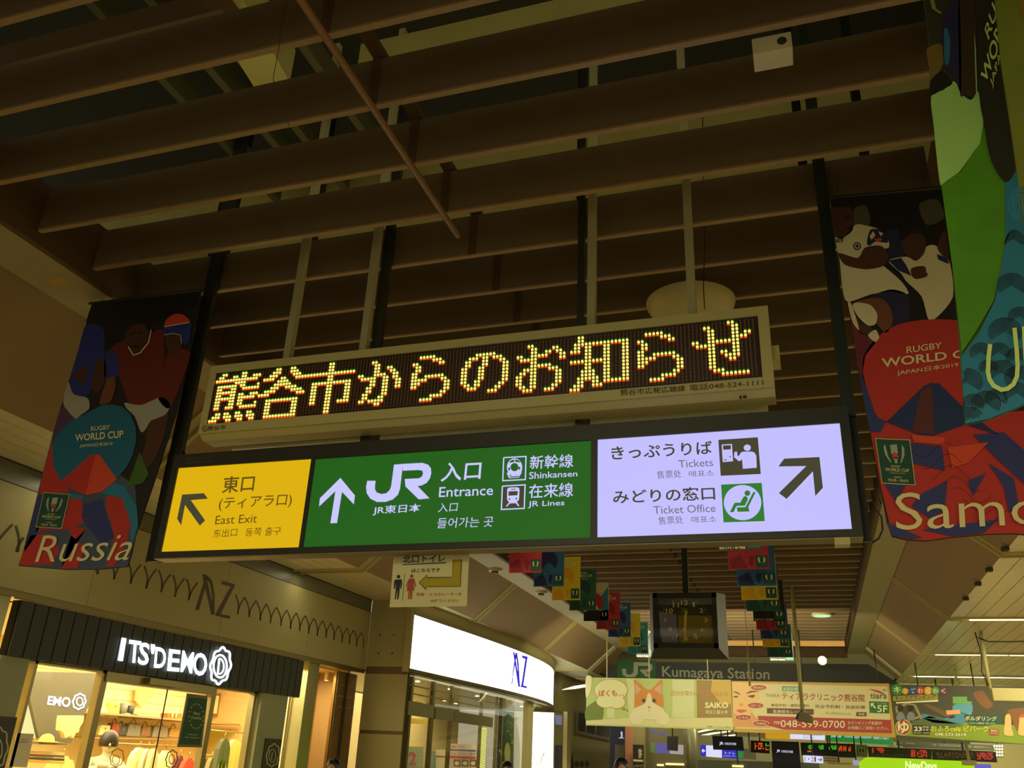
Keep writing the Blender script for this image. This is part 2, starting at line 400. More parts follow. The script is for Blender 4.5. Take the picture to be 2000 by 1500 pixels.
# hangers
for px, w_ in (((425, 490), .105), ((762, 440), .07), ((1136, 380), .045), ((1598, 310), .075)):
    x = PY(5.12).at(px).x
    mk('hanger', MB().box(x - w_ / 2, x + w_ / 2, 5.115, 5.16, zt - .02 if w_ < .1 else zb, 7.4), m_blk if px[0] < 1500 else m_blk2, sgn)
    if w_ > .072: mk('side_rail', MB().box(x - w_ / 2 - .03, x + w_ / 2 - .0, 5.142, 5.17, zb, 3.65), m_blk2 if px[0] > 1500 else m_blk, sgn)
def ink(l=1): return Ink(PY(YS + .012), l)
# yellow face
z = Zm(300, 800, 4.285)
k = ink()
k.poly(z(240, 712, 422, 700, 455, 746, 312, 758, 432, 928, 388, 972, 264, 798, 232, 968, 198, 914))
k.mk('arrow_print', m_pdk, sgn, label='black arrow pointing up left')
k = ink()
def tz(k, t, bl, br, tl, bold=0, tr=None): k.text(t, z(*bl)[0], z(*br)[0], z(*tl)[0], None if tr is None else z(*tr)[0], bold=bold)
tz(k, '東口', (570, 702), (836, 684), (588, 562), .012)
tz(k, '(ティアラ口)', (540, 852), (1150, 818), (556, 742), .006)
tz(k, 'East Exit', (514, 962), (862, 946), (524, 890), .0)
tz(k, '东出口', (498, 1074), (696, 1060), (508, 1004))
tz(k, '동쪽 출구', (764, 1062), (1062, 1050), (776, 992))
k.mk('lettering', m_pbr, sgn)
k = Ink(PY(YS), 1)
tz(k, '環境にやさしい', (270, 428), (430, 414), (274, 408)); tz(k, 'LEDを使用しています', (262, 458), (492, 444), (266, 438))
k.mk('fine_print', mat('print_faint', (120, 110, 70), .6), sgn)
# green face
k = ink()
z = Zm(300, 580, 2.857)
k.poly(z(1043, 1010, 1124, 1108, 1118, 1158, 1052, 1088, 1024, 1262, 987, 1263, 1015, 1084, 924, 1170, 928, 1124))
k.mk('arrow_print', m_lit_w, sgn, label='white arrow pointing straight up')
k = ink()
# rail company emblem: the J and the R joined
k.poly(z(1193, 1026, 1240, 1026, 1236, 1052, 1236, 1072, 1244, 1090, 1270, 1100, 1298, 1096, 1318, 1078, 1326, 1056, 1342, 936, 1392, 932, 1376, 1070, 1364, 1104, 1336, 1130, 1296, 1144, 1246, 1144, 1210, 1126, 1190, 1096, 1186, 1060))
k.poly(z(1392, 932, 1500, 926, 1532, 936, 1548, 956, 1550, 984, 1542, 1014, 1524, 1038, 1496, 1052, 1474, 1056, 1540, 1124, 1480, 1130, 1406, 1058, 1402, 1016, 1482, 1012, 1498, 1002, 1504, 984, 1500, 970, 1480, 966, 1390, 970))
tz(k, 'JR東日本', (1222, 1220), (1488, 1206), (1228, 1168), .01, (1494, 1152))
tz(k, '入口', (1600, 1032), (1824, 1018), (1616, 926), .014, (1832, 914))
tz(k, 'Entrance', (1592, 1118), (1894, 1106), (1596, 1062), .006, (1896, 1050))
tz(k, '入口', (1586, 1202), (1694, 1196), (1592, 1152), 0); tz(k, '들어가는 곳', (1580, 1292), (1892, 1282), (1588, 1234), 0)
z = Zm(960, 880, 11.11)
tz(k, '新幹線', (826, 408), (1776, 366), (840, 110), .008, (1770, 70)); tz(k, 'Shinkansen', (816, 622), (1862, 560), (822, 468), .008, (1866, 440))
tz(k, '在来線', (808, 1036), (1774, 1004), (820, 734), .008, (1770, 694)); tz(k, 'JR Lines', (790, 1256), (1582, 1222), (800, 1100), .008, (1588, 1076))
for q in ((266, 156, 750, 130, 736, 630, 246, 656), (238, 774, 730, 746, 712, 1256, 216, 1280)):
    p = z(*q); k.stroke(p + [p[0]], 2.4)
k.mk('lettering', m_lit_w, sgn)
k = ink(2)
k.poly(z(*[262, 800, 706, 774, 690, 1230, 242, 1254])); k.mk('pictogram_field', m_pdk, sgn)
k = ink(1)
cx, cy = z(502, 365)[0]
k.ell(cx, cy, 15, 17.5, 28); k.poly(z(330, 490, 375, 470, 400, 560, 400, 600, 376, 590)); k.poly(z(660, 460, 624, 470, 590, 545, 596, 580, 640, 510))
k.stroke(z(350, 490, 500, 545, 650, 470), 1); k.stroke(z(385, 560, 600, 545), 1.2); k.stroke(z(385, 595, 600, 580), 1.4)
k.mk('express_pictogram', m_lit_w, sgn)
k = ink(2)
k.ell(cx, cy - .2, 7.8, 8.0, 24); k.poly(z(388, 272, 400, 240, 440, 212, 496, 200, 496, 248)); k.poly(z(514, 200, 570, 206, 620, 240, 630, 262, 514, 246))
k.ell(*z(388, 402)[0], 1.8, 3.2, 12); k.ell(*z(608, 388)[0], 1.8, 3.2, 12)
k.mk('express_pictogram_detail', m_grn_l, sgn)
k = ink(3)
k.poly(z(345, 850, 360, 820, 395, 806, 560, 800, 600, 815, 612, 850, 604, 1040, 590, 1090, 552, 1112, 610, 1206, 584, 1214, 530, 1145, 400, 1152, 345, 1220, 314, 1220, 388, 1122, 358, 1098, 342, 1050))
k.mk('train_pictogram', m_lit_w, sgn)
k = ink(4)
k.poly(z(378, 892, 576, 884, 570, 975, 374, 986)); k.poly(z(430, 842, 530, 836, 530, 852, 430, 858)); k.ell(*z(400, 1058)[0], 1.5, 1.7, 12); k.ell(*z(545, 1050)[0], 1.5, 1.7, 12)
k.mk('train_pictogram_detail', m_pdk, sgn)
# white face
k = ink(); z = Zm(950, 580, 2.5)
k.poly(z(1454, 790, 1626, 782, 1643, 932, 1606, 972, 1594, 852, 1466, 986, 1428, 958, 1562, 826, 1426, 828))
k.mk('arrow_print', m_pdk, sgn, label='black arrow pointing up right')
k = ink()
tz(k, 'きっぷうりば', (612, 796), (1104, 766), (608, 730), .014, (1100, 702)); tz(k, 'みどりの窓口', (620, 1010), (1118, 990), (616, 944), .014, (1114, 924))
k.mk('lettering', m_pdk, sgn)
k = ink()
tz(k, 'Tickets', (940, 834), (1108, 826), (936, 798)); tz(k, '售票处', (834, 888), (952, 882), (832, 850)); tz(k, '매표소', (990, 880), (1112, 874), (988, 850))
tz(k, 'Ticket Office', (818, 1060), (1120, 1050), (814, 1022)); tz(k, '售票处', (842, 1112), (962, 1106), (838, 1074)); tz(k, '매표소', (1002, 1104), (1124, 1100), (1000, 1072))
k.mk('small_lettering', m_pgr, sgn)
k = ink(); z = Zm(1380, 840, 7.893)
k.poly(z(182, 152, 790, 112, 836, 678, 218, 706)); k.mk('ticket_machine_field', m_pdk, sgn)
k = ink(2)
k.poly(z(234, 226, 392, 216, 410, 484, 250, 496)); k.ell(*z(628, 275)[0], 7, 6.3, 24)
k.poly(z(430, 340, 472, 336, 474, 392, 490, 410, 530, 352, 560, 336, 700, 334, 740, 350, 768, 400, 774, 584, 560, 600, 548, 450, 520, 478, 495, 480, 424, 420))
k.mk('ticket_machine_pictogram', m_white_l, sgn)
k = ink(3)
k.poly(z(255, 242, 374, 236, 376, 300, 260, 308)); k.ell(*z(364, 417)[0], 1.3, 1.3, 12); k.poly(z(268, 460, 310, 456, 312, 468, 270, 472)); k.mk('ticket_machine_detail', m_pdk, sgn)
k = ink(); k.poly(z(224, 842, 850, 814, 898, 1404, 262, 1424)); k.mk('seat_field', m_pgn, sgn)
k = ink(2); cx, cy = z(556, 1120)[0]; k.ell(cx, cy, 36.6, 34.4, 40, .05); k.mk('seat_disc', m_white_l, sgn)
k = ink(3)
k.ell(*z(630, 976)[0], 5.6, 5.4, 20)
k.poly(z(360, 1270, 430, 1130, 450, 1122, 520, 1124, 572, 1030, 600, 1018, 632, 1040, 636, 1080, 590, 1170, 470, 1172, 452, 1190, 420, 1268))
k.poly(z(466, 1196, 600, 1192, 716, 970, 740, 952, 756, 964, 644, 1190, 664, 1258, 480, 1264))
k.mk('seat_pictogram', m_pgn, sgn)

# ------------------------------------------------------------------ city message board above it: 16 x 160 lamps
YB = 4.9; Bp = PY(YB)
led = thing('message_board', (-2.0, 5.0, 3.65), 'cream message board with glowing yellow dot letters, hung above the station sign', 'display board')
q = [Bp.at(p) for p in ((415, 714), (1502, 597), (1510, 757), (385, 846))]
bx0, bx1 = (q[0].x + q[3].x) / 2, (q[1].x + q[2].x) / 2; bz1 = (q[0].z + q[1].z) / 2; bz0 = (q[2].z + q[3].z) / 2
w4 = [Bp.at(p) for p in ((421, 728), (1480, 616), (1489, 736), (402, 829))]
wx0, wx1 = (w4[0].x + w4[3].x) / 2, (w4[1].x + w4[2].x) / 2; wz1 = (w4[0].z + w4[1].z) / 2; wz0 = (w4[2].z + w4[3].z) / 2
def prof(x0, x1): return MB().prism([(x0, YB + .02, bz1), (x0, YB + .2, bz1), (x0, YB + .2, bz0 - .035), (x0, YB + .07, bz0 - .035), (x0, YB + .02, bz0)], (x1 - x0, 0, 0))
mk('housing', prof(bx0, bx1), m_cream, led)
for a in ((bx0, bx1, wz1, bz1), (bx0, bx1, bz0, wz0), (bx0, wx0, wz0, wz1), (wx1, bx1, wz0, wz1)): mk('frame_bar', MB().box(a[0], a[1], YB, YB + .022, a[2], a[3]), m_cream, led)
m_scr = mat('screen_brown', (44, 30, 10), .5)
mk('screen', MB().box(wx0, wx1, YB + .012, YB + .022, wz0, wz1), m_scr, led)
for px in ((600, 460), (740, 440), (1157, 380), (1340, 350)):
    x = PY(5.02).at(px).x; mk('hanger', MB().box(x - .027, x + .027, 5.0, 5.055, bz1, 7.4), m_steel, led)
q = Bp.at((1516, 675)); mk('side_bracket', MB().box(bx1, bx1 + .045, YB + .1, YB + .25, q.z - .05, q.z + .05), m_cream, led)
for a, b in (((448, 868), (706, 850)), ((738, 848), (1124, 826)), ((1150, 822), (1500, 800))):
    p, r_ = PY(5.13).at(a), PY(5.13).at(b); zc = (p.z + r_.z) / 2; mk('mounting_rail', MB().box(p.x, r_.x, 5.165, 5.20, zc - .028, zc + .045), mat('rail_gray', (232, 228, 196), .4), led)
GL = {
'熊': '..XX.....XX.....|.XX...XX.XX..XXX|XXXXXXXXXXXXXXX.|.......XXXX.....|.XXXXXXX.XX....X|.XX...XX..XXXXXX|.XXXXXXX........|.XX...XX.XX..XXX|.XXXXXXX.XXXXXX.|.XX...XX.XX.....|.XX...XX.XX....X|.XX..XXX..XXXXXX|................|..XX.XX..XX..XX.|.XXX.XXX.XXX.XXX|XXX...XX..XX..XX',
'谷': '.....XX...XX....|....XXX...XXX...|...XXX.....XXX..|.XXXX..XX...XXXX|......XXXX......|.....XXXXXX.....|....XXX..XXXX...|..XXXX.....XXXX.|XXXX.........XXX|................|...XXXXXXXXXXX..|...XX.......XX..|...XX.......XX..|...XX.......XX..|...XX.......XX..|...XXXXXXXXXXX..',
'市': '.......XX.......|.......XX.......|.......XX.......|XXXXXXXXXXXXXXXX|.......XX.......|.......XX.......|..XXXXXXXXXXXXX.|..XX...XX....XX.|..XX...XX....XX.|..XX...XX....XX.|..XX...XX....XX.|..XX...XX....XX.|..XX...XX..XXXX.|.......XX.......|.......XX.......|.......XX.......',
'か': '................|.....XX.........|......XX........|......XX..XX....|......XX...XX...|.XX...XXXX..XX..|..XXXXX..XX.XX..|.....XX..XX..XX.|.....XX..XX..XX.|....XX...XX..XX.|....XX...XX.....|...XX....XX.....|...XX...XX......|..XX.XXXXX......|.......XX.......|................',
'ら': '................|....XXXXX.......|........XXX.....|..XX......XX....|...XX...........|...XX...........|..XX............|..XX..XXXXXX....|..XXXXX....XX...|..XXX.......XX..|..XX........XX..|............XX..|...........XX...|........XXXX....|.....XXXX.......|................',
'の': '................|................|.....XXXXXX.....|...XXX.XX.XXX...|..XX...XX...XX..|..XX...XX....XX.|.XX...XX.....XX.|.XX...XX.....XX.|.XX...XX.....XX.|.XX...XX.....XX.|.XX..XX......XX.|..XX.XX.....XX..|...XXX.....XX...|.........XXX....|................|................',
'お': '................|....XX..........|.....XX....XX...|.....XX..XX.XX..|.XX..XXXXX...XX.|..XXXXX......XX.|.....XX.........|.....XXXXXX.....|...XXXX...XXX...|..XX.XX.....XX..|.XX..XX.....XX..|.XX..XX.....XX..|.XX..XX.....XX..|..XX.XX....XX...|...XXX...XXX....|................',
'知': '..XX............|..XX............|.XXXXXXXXXXXXXXX|.XX.XX...XX...XX|XXX.XX...XX...XX|....XX...XX...XX|....XX...XX...XX|XXXXXXXXXXX...XX|....XX...XX...XX|....XX...XX...XX|...XXXX..XX...XX|...XXXX..XX...XX|..XXXXXX.XX...XX|..XX..XX.XXXXXXX|.XXX..XXX.......|XXX.............',
'せ': '.........XX.....|...XX.....XX....|....XX....XX....|....XX....XX.XX.|....XX....XXXX..|XX..XXXXXXXX....|.XXXXX....XX....|....XX....XX....|....XX.XX.XX....|....XX..XXXX....|....XX...XX.....|....XX..........|....XX..........|.....XXX........|.......XXXXXXX..|................'}
msg = '熊谷市からのお知らせ'
on, gr, rd, dm = MB(), MB(), MB(), MB()
cw = (wx1 - wx0) / 161.2; chh = (wz1 - wz0) / 17.0; c0 = wx0 + cw * .9
for ci, ch in enumerate(msg):
    rows = GL[ch].split('|')
    for rr in range(16):
        for cc in range(16):
            x = c0 + (ci * 16 + cc + .0) * cw; zc = wz1 - (rr + 1.0) * chh
            if rows[rr][cc] == 'X':
                ly = YB + .004
                w2, h2 = cw * .33, chh * .36
                on.prism([(x + w2 * math.cos(a), ly, zc + h2 * math.sin(a)) for a in [math.pi * t / 3 for t in range(6)]], (0, .008, 0))
                w3 = cw * .34
                gr.prism([(x - w3, ly + .001, zc + chh * .36), (x - w3, ly + .001, zc + chh * .62), (x + w3, ly + .001, zc + chh * .62), (x + w3, ly + .001, zc + chh * .36)], (0, .007, 0))
                rd.prism([(x - w3, ly + .002, zc - chh * .72), (x - w3, ly + .002, zc - chh * .34), (x + w3, ly + .002, zc - chh * .34), (x + w3, ly + .002, zc - chh * .72)], (0, .006, 0))
            else:
                for dz in (-.22, .22):
                    dm.prism([(x - cw * .16, YB + .008, zc + (dz - .15) * chh), (x - cw * .16, YB + .008, zc + (dz + .15) * chh), (x + cw * .16, YB + .008, zc + (dz + .15) * chh), (x + cw * .16, YB + .008, zc + (dz - .15) * chh)], (0, .004, 0))
mk('lit_lamps', on, mat('lamp_yellow', (255, 228, 110), emit=1.9), led, kind='stuff', label='glowing yellow lamps spelling the message')
mk('green_lamps', gr, mat('lamp_green', (30, 120, 0), emit=.8), led, kind='stuff', label='green glow above each lit lamp')
mk('red_lamps', rd, mat('lamp_red', (232, 84, 0), emit=1.2), led, kind='stuff', label='red glow under each lit lamp')
mk('unlit_lamps', dm, mat('lamp_off', (150, 104, 66), .5, noise=0), led, kind='stuff', label='dim brown unlit lamps')
k = Ink(Bp, 1); z = Zm(390, 690, 6.667)
tz(k, '熊谷市', (104, 1012), (338, 994), (112, 946), .01, (344, 932))
cx, cy = z(66, 984)[0]; k.ring(cx, cy, 5.2, 5.8, 1.1); k.ring(cx, cy, 2.8, 3.0, .9, a0=30, a1=330); k.stroke([(cx - 2, cy + 1), (cx + 2, cy + 1)], .8)
z = Zm(1220, 590, 6.25)
tz(k, '熊谷市広報広聴課', (-50, 1146), (740, 1090), (-52, 1066), .006, (738, 1016)); tz(k, '電話048-524-1111', (796, 1086), (1694, 1016), (794, 1008), .0, (1690, 940))
k.mk('lettering', m_ink, led)
k = Ink(Plane((0, YB + .045, bz0 - .035), (0, -.81, -.58)), 2); k.poly(z(1398, 1146, 1430, 1140, 1432, 1180, 1402, 1184)); k.poly(z(1442, 1142, 1488, 1134, 1490, 1170, 1446, 1176)); k.mk('maker_mark', m_ink, led)
# pale dome fixture seen over the board
q = PY(6.3).at((1350, 622))
mb = MB(); mb.ball((q.x, 6.3, ZL - .02), .36, .36, .16, 28, 6, math.pi / 2, math.pi)
dome = mk('ceiling_dome', mb, m_cream, label='round cream dome fixture under the louvers behind the message board', cat='ceiling fixture')
# white camera box above the louvers
q = PY(3.3).at((1508, 90)); cb = mk('junction_box', MB().box(q.x - .09, q.x + .09, 3.28, 3.4, q.z - .05, q.z + .05), mat('box_white', (214, 206, 160), .5), label='small white box with a round hole above the louvers', cat='box', bevel=.004)
mb = MB(); mb.tube([(q.x + .045, 3.275, q.z), (q.x + .045, 3.29, q.z)], .022, 12); mk('hole', mb, m_void, cb)
# loose cable hanging by the right end of the station sign
q = [PY(5.2).at(p) for p in ((1722, 985), (1712, 962), (1708, 990), (1722, 1010), (1724, 1035), (1716, 1052), (1704, 1060))]
mb = MB(); mb.tube(q, .006, 6); mk('loose_cable', mb, m_blk, label='thin black cable looping down beside the right end of the station sign', cat='cable')
q = [PY(2.9).at(p) for p in ((566, -20), (548, 60), (545, 92), (534, 150), (536, 175), (548, 210), (565, 246))]
mb = MB(); mb.tube(q, .002, 5); mk('dangling_cable', mb, mat('cord_brown', (84, 66, 30), .7), label='thin brown cable dangling near the top left from the louvers', cat='cable')
q = [PY(5.6).at(p) for p in ((1372, 225), (1374, 340), (1376, 480), (1374, 560), (1376, 604))]
mb = MB(); mb.tube(q, .004, 5); mk('drop_cable', mb, m_ink, label='thin cable dropping straight down behind the right half of the message board', cat='cable')
# laminated toilet notice hooked behind the sign
TP = PY(5.15)
tn = slab('toilet_notice', TP, [(770, 1072), (917, 1066), (911, 1184), (761, 1186)], .004, mat('paper_laminated', (238, 228, 164), .25), label='laminated toilet direction notice with a bent yellow arrow, under the station sign', cat='notice')
z = Zm(760, 1070, 11.54)
k = Ink(TP, 1); tz(k, '北口トイレ', (304, 348), (1262, 316), (310, 172), .03, (1268, 150)); k.poly(z(300, 368, 1286, 322, 1284, 352, 298, 392)); k.mk('heading_print', mat('ink_teal', (70, 92, 96), .6), tn, label='teal underlined heading')
k = Ink(TP, 1); tz(k, 'はこちらです', (506, 556), (1150, 544), (512, 470), .02, (1156, 456)); k.stroke(z(355, 580, 300, 1192), .8)
k.poly(z(148, 716, 262, 710, 292, 722, 294, 790, 276, 918, 256, 920, 262, 780, 240, 940, 214, 1160, 186, 1164, 190, 960, 182, 960, 158, 1160, 130, 1164, 150, 940, 160, 790, 130, 922, 106, 926, 116, 740)); k.ell(*z(214, 650)[0], 3.2, 3.6)
k.mk('man_print', mat('ink_navy', (40, 38, 56), .6), tn)
k = Ink(TP, 1); k.ell(*z(512, 638)[0], 3.4, 3.7)
k.poly(z(446, 700, 570, 694, 604, 860, 606, 884, 590, 888, 552, 760, 572, 966, 524, 970, 516, 1156, 480, 1160, 476, 980, 468, 980, 460, 1160, 428, 1160, 440, 972, 394, 972, 440, 770, 400, 886, 380, 886, 410, 780))
tz(k, '階段・エスカレーターを', (620, 1092), (1640, 1078), (624, 1016), .01, (1642, 1004)); tz(k, 'お降りください', (940, 1230), (1580, 1220), (944, 1164), .01, (1584, 1154))
k.mk('red_print', mat('ink_red', (186, 84, 46), .6), tn)
ar = z(1446, 276, 1636, 268, 1608, 868, 848, 882, 838, 942, 680, 780, 862, 614, 864, 674, 1428, 662)
k = Ink(TP, 1); k.poly(ar); k.mk('arrow_print', mat('ink_yellow', (190, 168, 22), .6), tn)
k = Ink(TP, 2); k.stroke(ar + [ar[0]], .9); k.mk('arrow_outline', m_ink, tn)
# ------------------------------------------------------------------ large rugby banners (printed cloth)
def cloth(n, rgb, **k): return mat('print_' + n, rgb, .7, noise=k.pop('noise', .06), scale=k.pop('scale', 8), k=1.2 if n[:4] == 'flag' else 1.45, **k)
c_sky, c_red, c_blue = cloth('teal_blue', (22, 92, 118)), cloth('crimson', (170, 44, 34)), cloth('indigo', (44, 52, 104))
c_dark, c_black, c_lett = cloth('near_black', (30, 26, 20)), cloth('black', (18, 16, 14)), cloth('cream_ink', (206, 196, 140), noise=0)
c_org, c_purp, c_gray, c_green = cloth('rust', (196, 66, 34)), cloth('purple', (76, 50, 84)), cloth('slate', (66, 76, 92)), cloth('emblem_green', (24, 70, 50))
c_white, c_skin, c_skin2, c_mar = cloth('jersey_white', (196, 190, 150)), cloth('skin_brown', (104, 62, 34)), cloth('skin_dark', (70, 40, 22)), cloth('maroon', (96, 30, 18))
c_navy, c_grass, c_lime, c_hair = cloth('navy', (30, 32, 64)), cloth('grass_green', (70, 128, 8), noise=.35, scale=5), cloth('pale_lime', (150, 196, 100), noise=.1, scale=3), cloth('hair', (22, 18, 12))
c_royal, c_wave, c_shorts = cloth('royal_blue', (34, 46, 120)), cloth('wave_blue', (34, 110, 136)), cloth('shorts_gray', (150, 148, 130))
def emblem(pl, root, q, z, lay=6, cols=None):
    """small green official patch with the ball emblem: q = 4 corners in zoom coordinates (tl, tr, br, bl)"""
    tl, tr, br, bl = [z(*p)[0] for p in q]
    def uv(u, v): return ((tl[0] * (1 - u) + tr[0] * u) * (1 - v) + (bl[0] * (1 - u) + br[0] * u) * v, (tl[1] * (1 - u) + tr[1] * u) * (1 - v) + (bl[1] * (1 - u) + br[1] * u) * v)
    k = Ink(pl, lay); k.poly([uv(0, 0), uv(1, 0), uv(1, 1), uv(0, 1)]); pt = k.mk('emblem_patch', c_gray if False else c_lett, root)
    k = Ink(pl, lay + 1); k.poly([uv(.02, .015), uv(.98, .015), uv(.98, .985), uv(.02, .985)]); k.mk('patch_field', c_green, pt)
    k = Ink(pl, lay + 2)
    for sx in (-1, 1):
        k.poly([uv(.5 + sx * a, b) for a, b in ((.24, .12), (.30, .2), (.28, .36), (.18, .5), (.12, .54), (.2, .38), (.22, .24))])
    k.poly([uv(.4, .14), uv(.6, .12), uv(.6, .32), uv(.4, .34)])
    k.poly([uv(.46, .44), uv(.56, .44), uv(.54, .54), uv(.48, .54)])
    k.mk('ball_print', cloth('pale_gray', (150, 160, 140)), pt)
    k = Ink(pl, lay + 3); k.poly([uv(.42, .38), uv(.46, .31), uv(.52, .3), uv(.6, .37), uv(.6, .43), uv(.52, .39), uv(.44, .44)]); k.mk('sun_print', c_org, pt)
    k = Ink(pl, lay + 2)
    k.text('RUGBY', uv(.36, .63), uv(.62, .63), uv(.36, .585)); k.text('WORLD CUP', uv(.16, .72), uv(.86, .72), uv(.16, .65), bold=.01); k.text('JAPAN 2019', uv(.3, .775), uv(.72, .775), uv(.3, .745))
    k.text('開催都市', uv(.4, .865), uv(.62, .865), uv(.4, .83)); k.text('埼玉県・熊谷市', uv(.2, .95), uv(.8, .95), uv(.2, .885), bold=.004)
    k.mk('patch_lettering', c_lett, pt)

# Russia banner, left of the sign
RP = PY(4.97); z = Zm(0, 550, 2.5)
rus = slab('hanging_banner', RP, z(450, 108, 980, 44, 930, 330, 860, 640, 740, 1010, 660, 1240, 640, 1330, 622, 1392, 500, 1405, 330, 1408, 90, 1388, 120, 1290, 190, 1010, 270, 700, 350, 440), .012, c_dark,
           label='tall cloth rugby banner at far left reading Russia, red and blue print', cat='banner', group=None)
def P_(lay, m, name, *polys, pl=RP, root=rus):
    for i, p in enumerate(polys): k = Ink(pl, lay + i * .15); k.poly(soft(p) if name in SOFT else p); o = k.mk(name, m, root)
    return o
P_(1, c_black, 'night_print', z(450, 110, 972, 48, 960, 120, 820, 170, 600, 260, 520, 420, 420, 200, 432, 160))
P_(1, c_gray, 'pattern_print', z(310, 600, 360, 640, 560, 920, 660, 1000, 676, 1200, 640, 1330, 622, 1390, 500, 1403, 330, 1406, 92, 1386, 122, 1290, 190, 1010, 262, 730, 300, 620))
P_(2, c_purp, 'pattern_print', z(318, 590, 384, 640, 330, 700, 262, 800, 256, 760, 290, 640))
P_(2, c_red, 'pattern_print', z(252, 790, 300, 860, 300, 970, 330, 1000, 340, 1030, 250, 1035, 192, 1040, 210, 950))
P_(2, c_red, 'pattern_print', z(330, 1060, 400, 1060, 410, 1180, 330, 1210, 240, 1210, 175, 1220, 190, 1180, 260, 1200, 330, 1130))
P_(2, c_red, 'pattern_print', z(520, 1050, 590, 1040, 630, 1100, 640, 1180, 620, 1280, 560, 1390, 520, 1390, 560, 1250, 540, 1160, 520, 1120))
P_(2, c_red, 'pattern_print', z(150, 1240, 250, 1230, 290, 1310, 260, 1380, 130, 1386, 95, 1380, 112, 1320))
P_(2, c_blue, 'pattern_print', z(190, 1040, 240, 1040, 180, 1240, 120, 1320, 125, 1270)); P_(3, c_wave, 'pattern_print', z(338, 1034, 414, 1048, 410, 1062, 336, 1056)); P_(3, c_wave, 'pattern_print', z(560, 980, 610, 1000, 670, 1100, 676, 1190, 640, 1300, 640, 1180, 600, 1060, 500, 1035, 505, 1020))
P_(3, c_blue, 'pattern_print', z(410, 1090, 500, 1060, 525, 1160, 560, 1250, 500, 1280, 430, 1200, 400, 1150))
P_(3, c_red, 'pattern_print', z(330, 1180, 420, 1210, 370, 1260, 300, 1400, 380, 1400, 420, 1300, 350, 1240))
k = Ink(RP, 4); k.poly(z(300, 975, 262, 900, 258, 800, 285, 740, 340, 690, 430, 640, 500, 605, 545, 600, 600, 612, 640, 650, 665, 710, 668, 780, 650, 850, 620, 910, 570, 965, 540, 930, 490, 845, 450, 845)); k.mk('petal_print', c_sky, rus)
P_(5, c_org, 'peak_print', z(300, 978, 448, 846, 490, 846, 575, 968, 500, 1028, 420, 1045, 350, 1012)); P_(6, c_red, 'peak_shade', z(448, 846, 470, 846, 440, 960, 420, 1045, 350, 1012, 300, 978))
P_(3, cloth('triangle_green', (56, 92, 30)), 'triangle_print', z(684, 832, 728, 940, 700, 985, 622, 1002))
# players
P_(2, c_royal, 'player_print', z(420, 215, 460, 205, 505, 230, 512, 300, 508, 400, 480, 470, 440, 540, 400, 585, 350, 560, 345, 470, 375, 370, 400, 270)); P_(3, c_royal, 'player_print', z(520, 345, 560, 340, 580, 400, 572, 470, 520, 500, 510, 420))
P_(3, c_skin2, 'player_print', z(470, 390, 512, 380, 520, 450, 500, 520, 470, 545, 450, 500), z(350, 470, 410, 415, 430, 450, 400, 505, 380, 480)); P_(4, c_skin, 'player_print', z(525, 480, 560, 465, 566, 520, 540, 590, 490, 600, 500, 550))
P_(3, c_shorts, 'player_print', z(335, 490, 360, 550, 430, 570, 438, 620, 400, 650, 372, 670, 340, 640, 310, 590))
P_(2, c_mar, 'player_print', z(600, 290, 640, 270, 720, 270, 760, 240, 800, 245, 800, 420, 770, 580, 640, 600, 590, 480, 540, 350, 560, 310)); P_(3, c_mar, 'player_print', z(815, 360, 880, 330, 930, 350, 900, 460, 830, 620, 770, 560, 800, 440))
P_(4, c_skin2, 'face_print', z(622, 230, 640, 200, 700, 195, 728, 230, 722, 290, 690, 345, 650, 350, 622, 320, 612, 280)); P_(5, c_hair, 'hair_print', z(614, 240, 625, 195, 665, 172, 710, 185, 730, 215, 728, 240, 700, 210, 650, 215, 628, 240)); P_(5, c_hair, 'brow_print', z(636, 258, 660, 250, 662, 256, 640, 264), z(680, 250, 704, 250, 702, 256, 682, 257), z(652, 318, 684, 314, 682, 322, 656, 326))
P_(4, c_skin2, 'face_print', z(812, 268, 880, 262, 890, 320, 866, 350, 830, 345, 815, 310)); P_(5, c_org, 'helmet_print', z(808, 222, 815, 190, 850, 162, 900, 165, 930, 200, 860, 214)); P_(6, c_royal, 'helmet_print', z(806, 226, 930, 204, 936, 240, 925, 300, 898, 308, 890, 262, 850, 254, 806, 262))
k = Ink(RP, 7); k.stroke(z(806, 224, 860, 214, 930, 202), 1.6); k.stroke(z(806, 264, 850, 256, 886, 264, 892, 304), 1.2); k.stroke(z(630, 320, 656, 362, 690, 350, 730, 300, 742, 240), 2.2); k.mk('piping_print', c_lett, rus)
P_(3, c_shorts, 'player_print', z(612, 592, 690, 604, 790, 565, 832, 600, 810, 650, 740, 680, 715, 720, 690, 735, 660, 660, 620, 620)); P_(2, c_skin2, 'player_print', z(720, 720, 750, 660, 820, 640, 800, 760, 750, 880, 700, 920, 690, 860, 710, 800))
k = Ink(RP, 7)
k.text('RUGBY', z(448, 732)[0], z(540, 724)[0], z(450, 710)[0], z(542, 702)[0], bold=.01); k.text('WORLD CUP', z(372, 782)[0], z(606, 764)[0], z(372, 748)[0], z(608, 728)[0], bold=.02); k.text('JAPAN日本2019', z(394, 816)[0], z(552, 806)[0], z(396, 794)[0], z(556, 782)[0], bold=.006)
k.text('Russia', z(176, 1372)[0], z(628, 1362)[0], z(160, 1244)[0], z(640, 1228)[0], bold=-.004, slant=.12)
k.mk('lettering', c_lett, rus)
emblem(RP, rus, ((218, 1030), (346, 1040), (306, 1208), (178, 1200)), z)
mb = MB(); a, b = RP.at(z(446, 106)[0]), RP.at(z(984, 42)[0]); mb.tube([a - Vector((.02, 0, 0)), b], .012, 8); mk('top_rod', mb, m_blk, rus)
mb = MB()
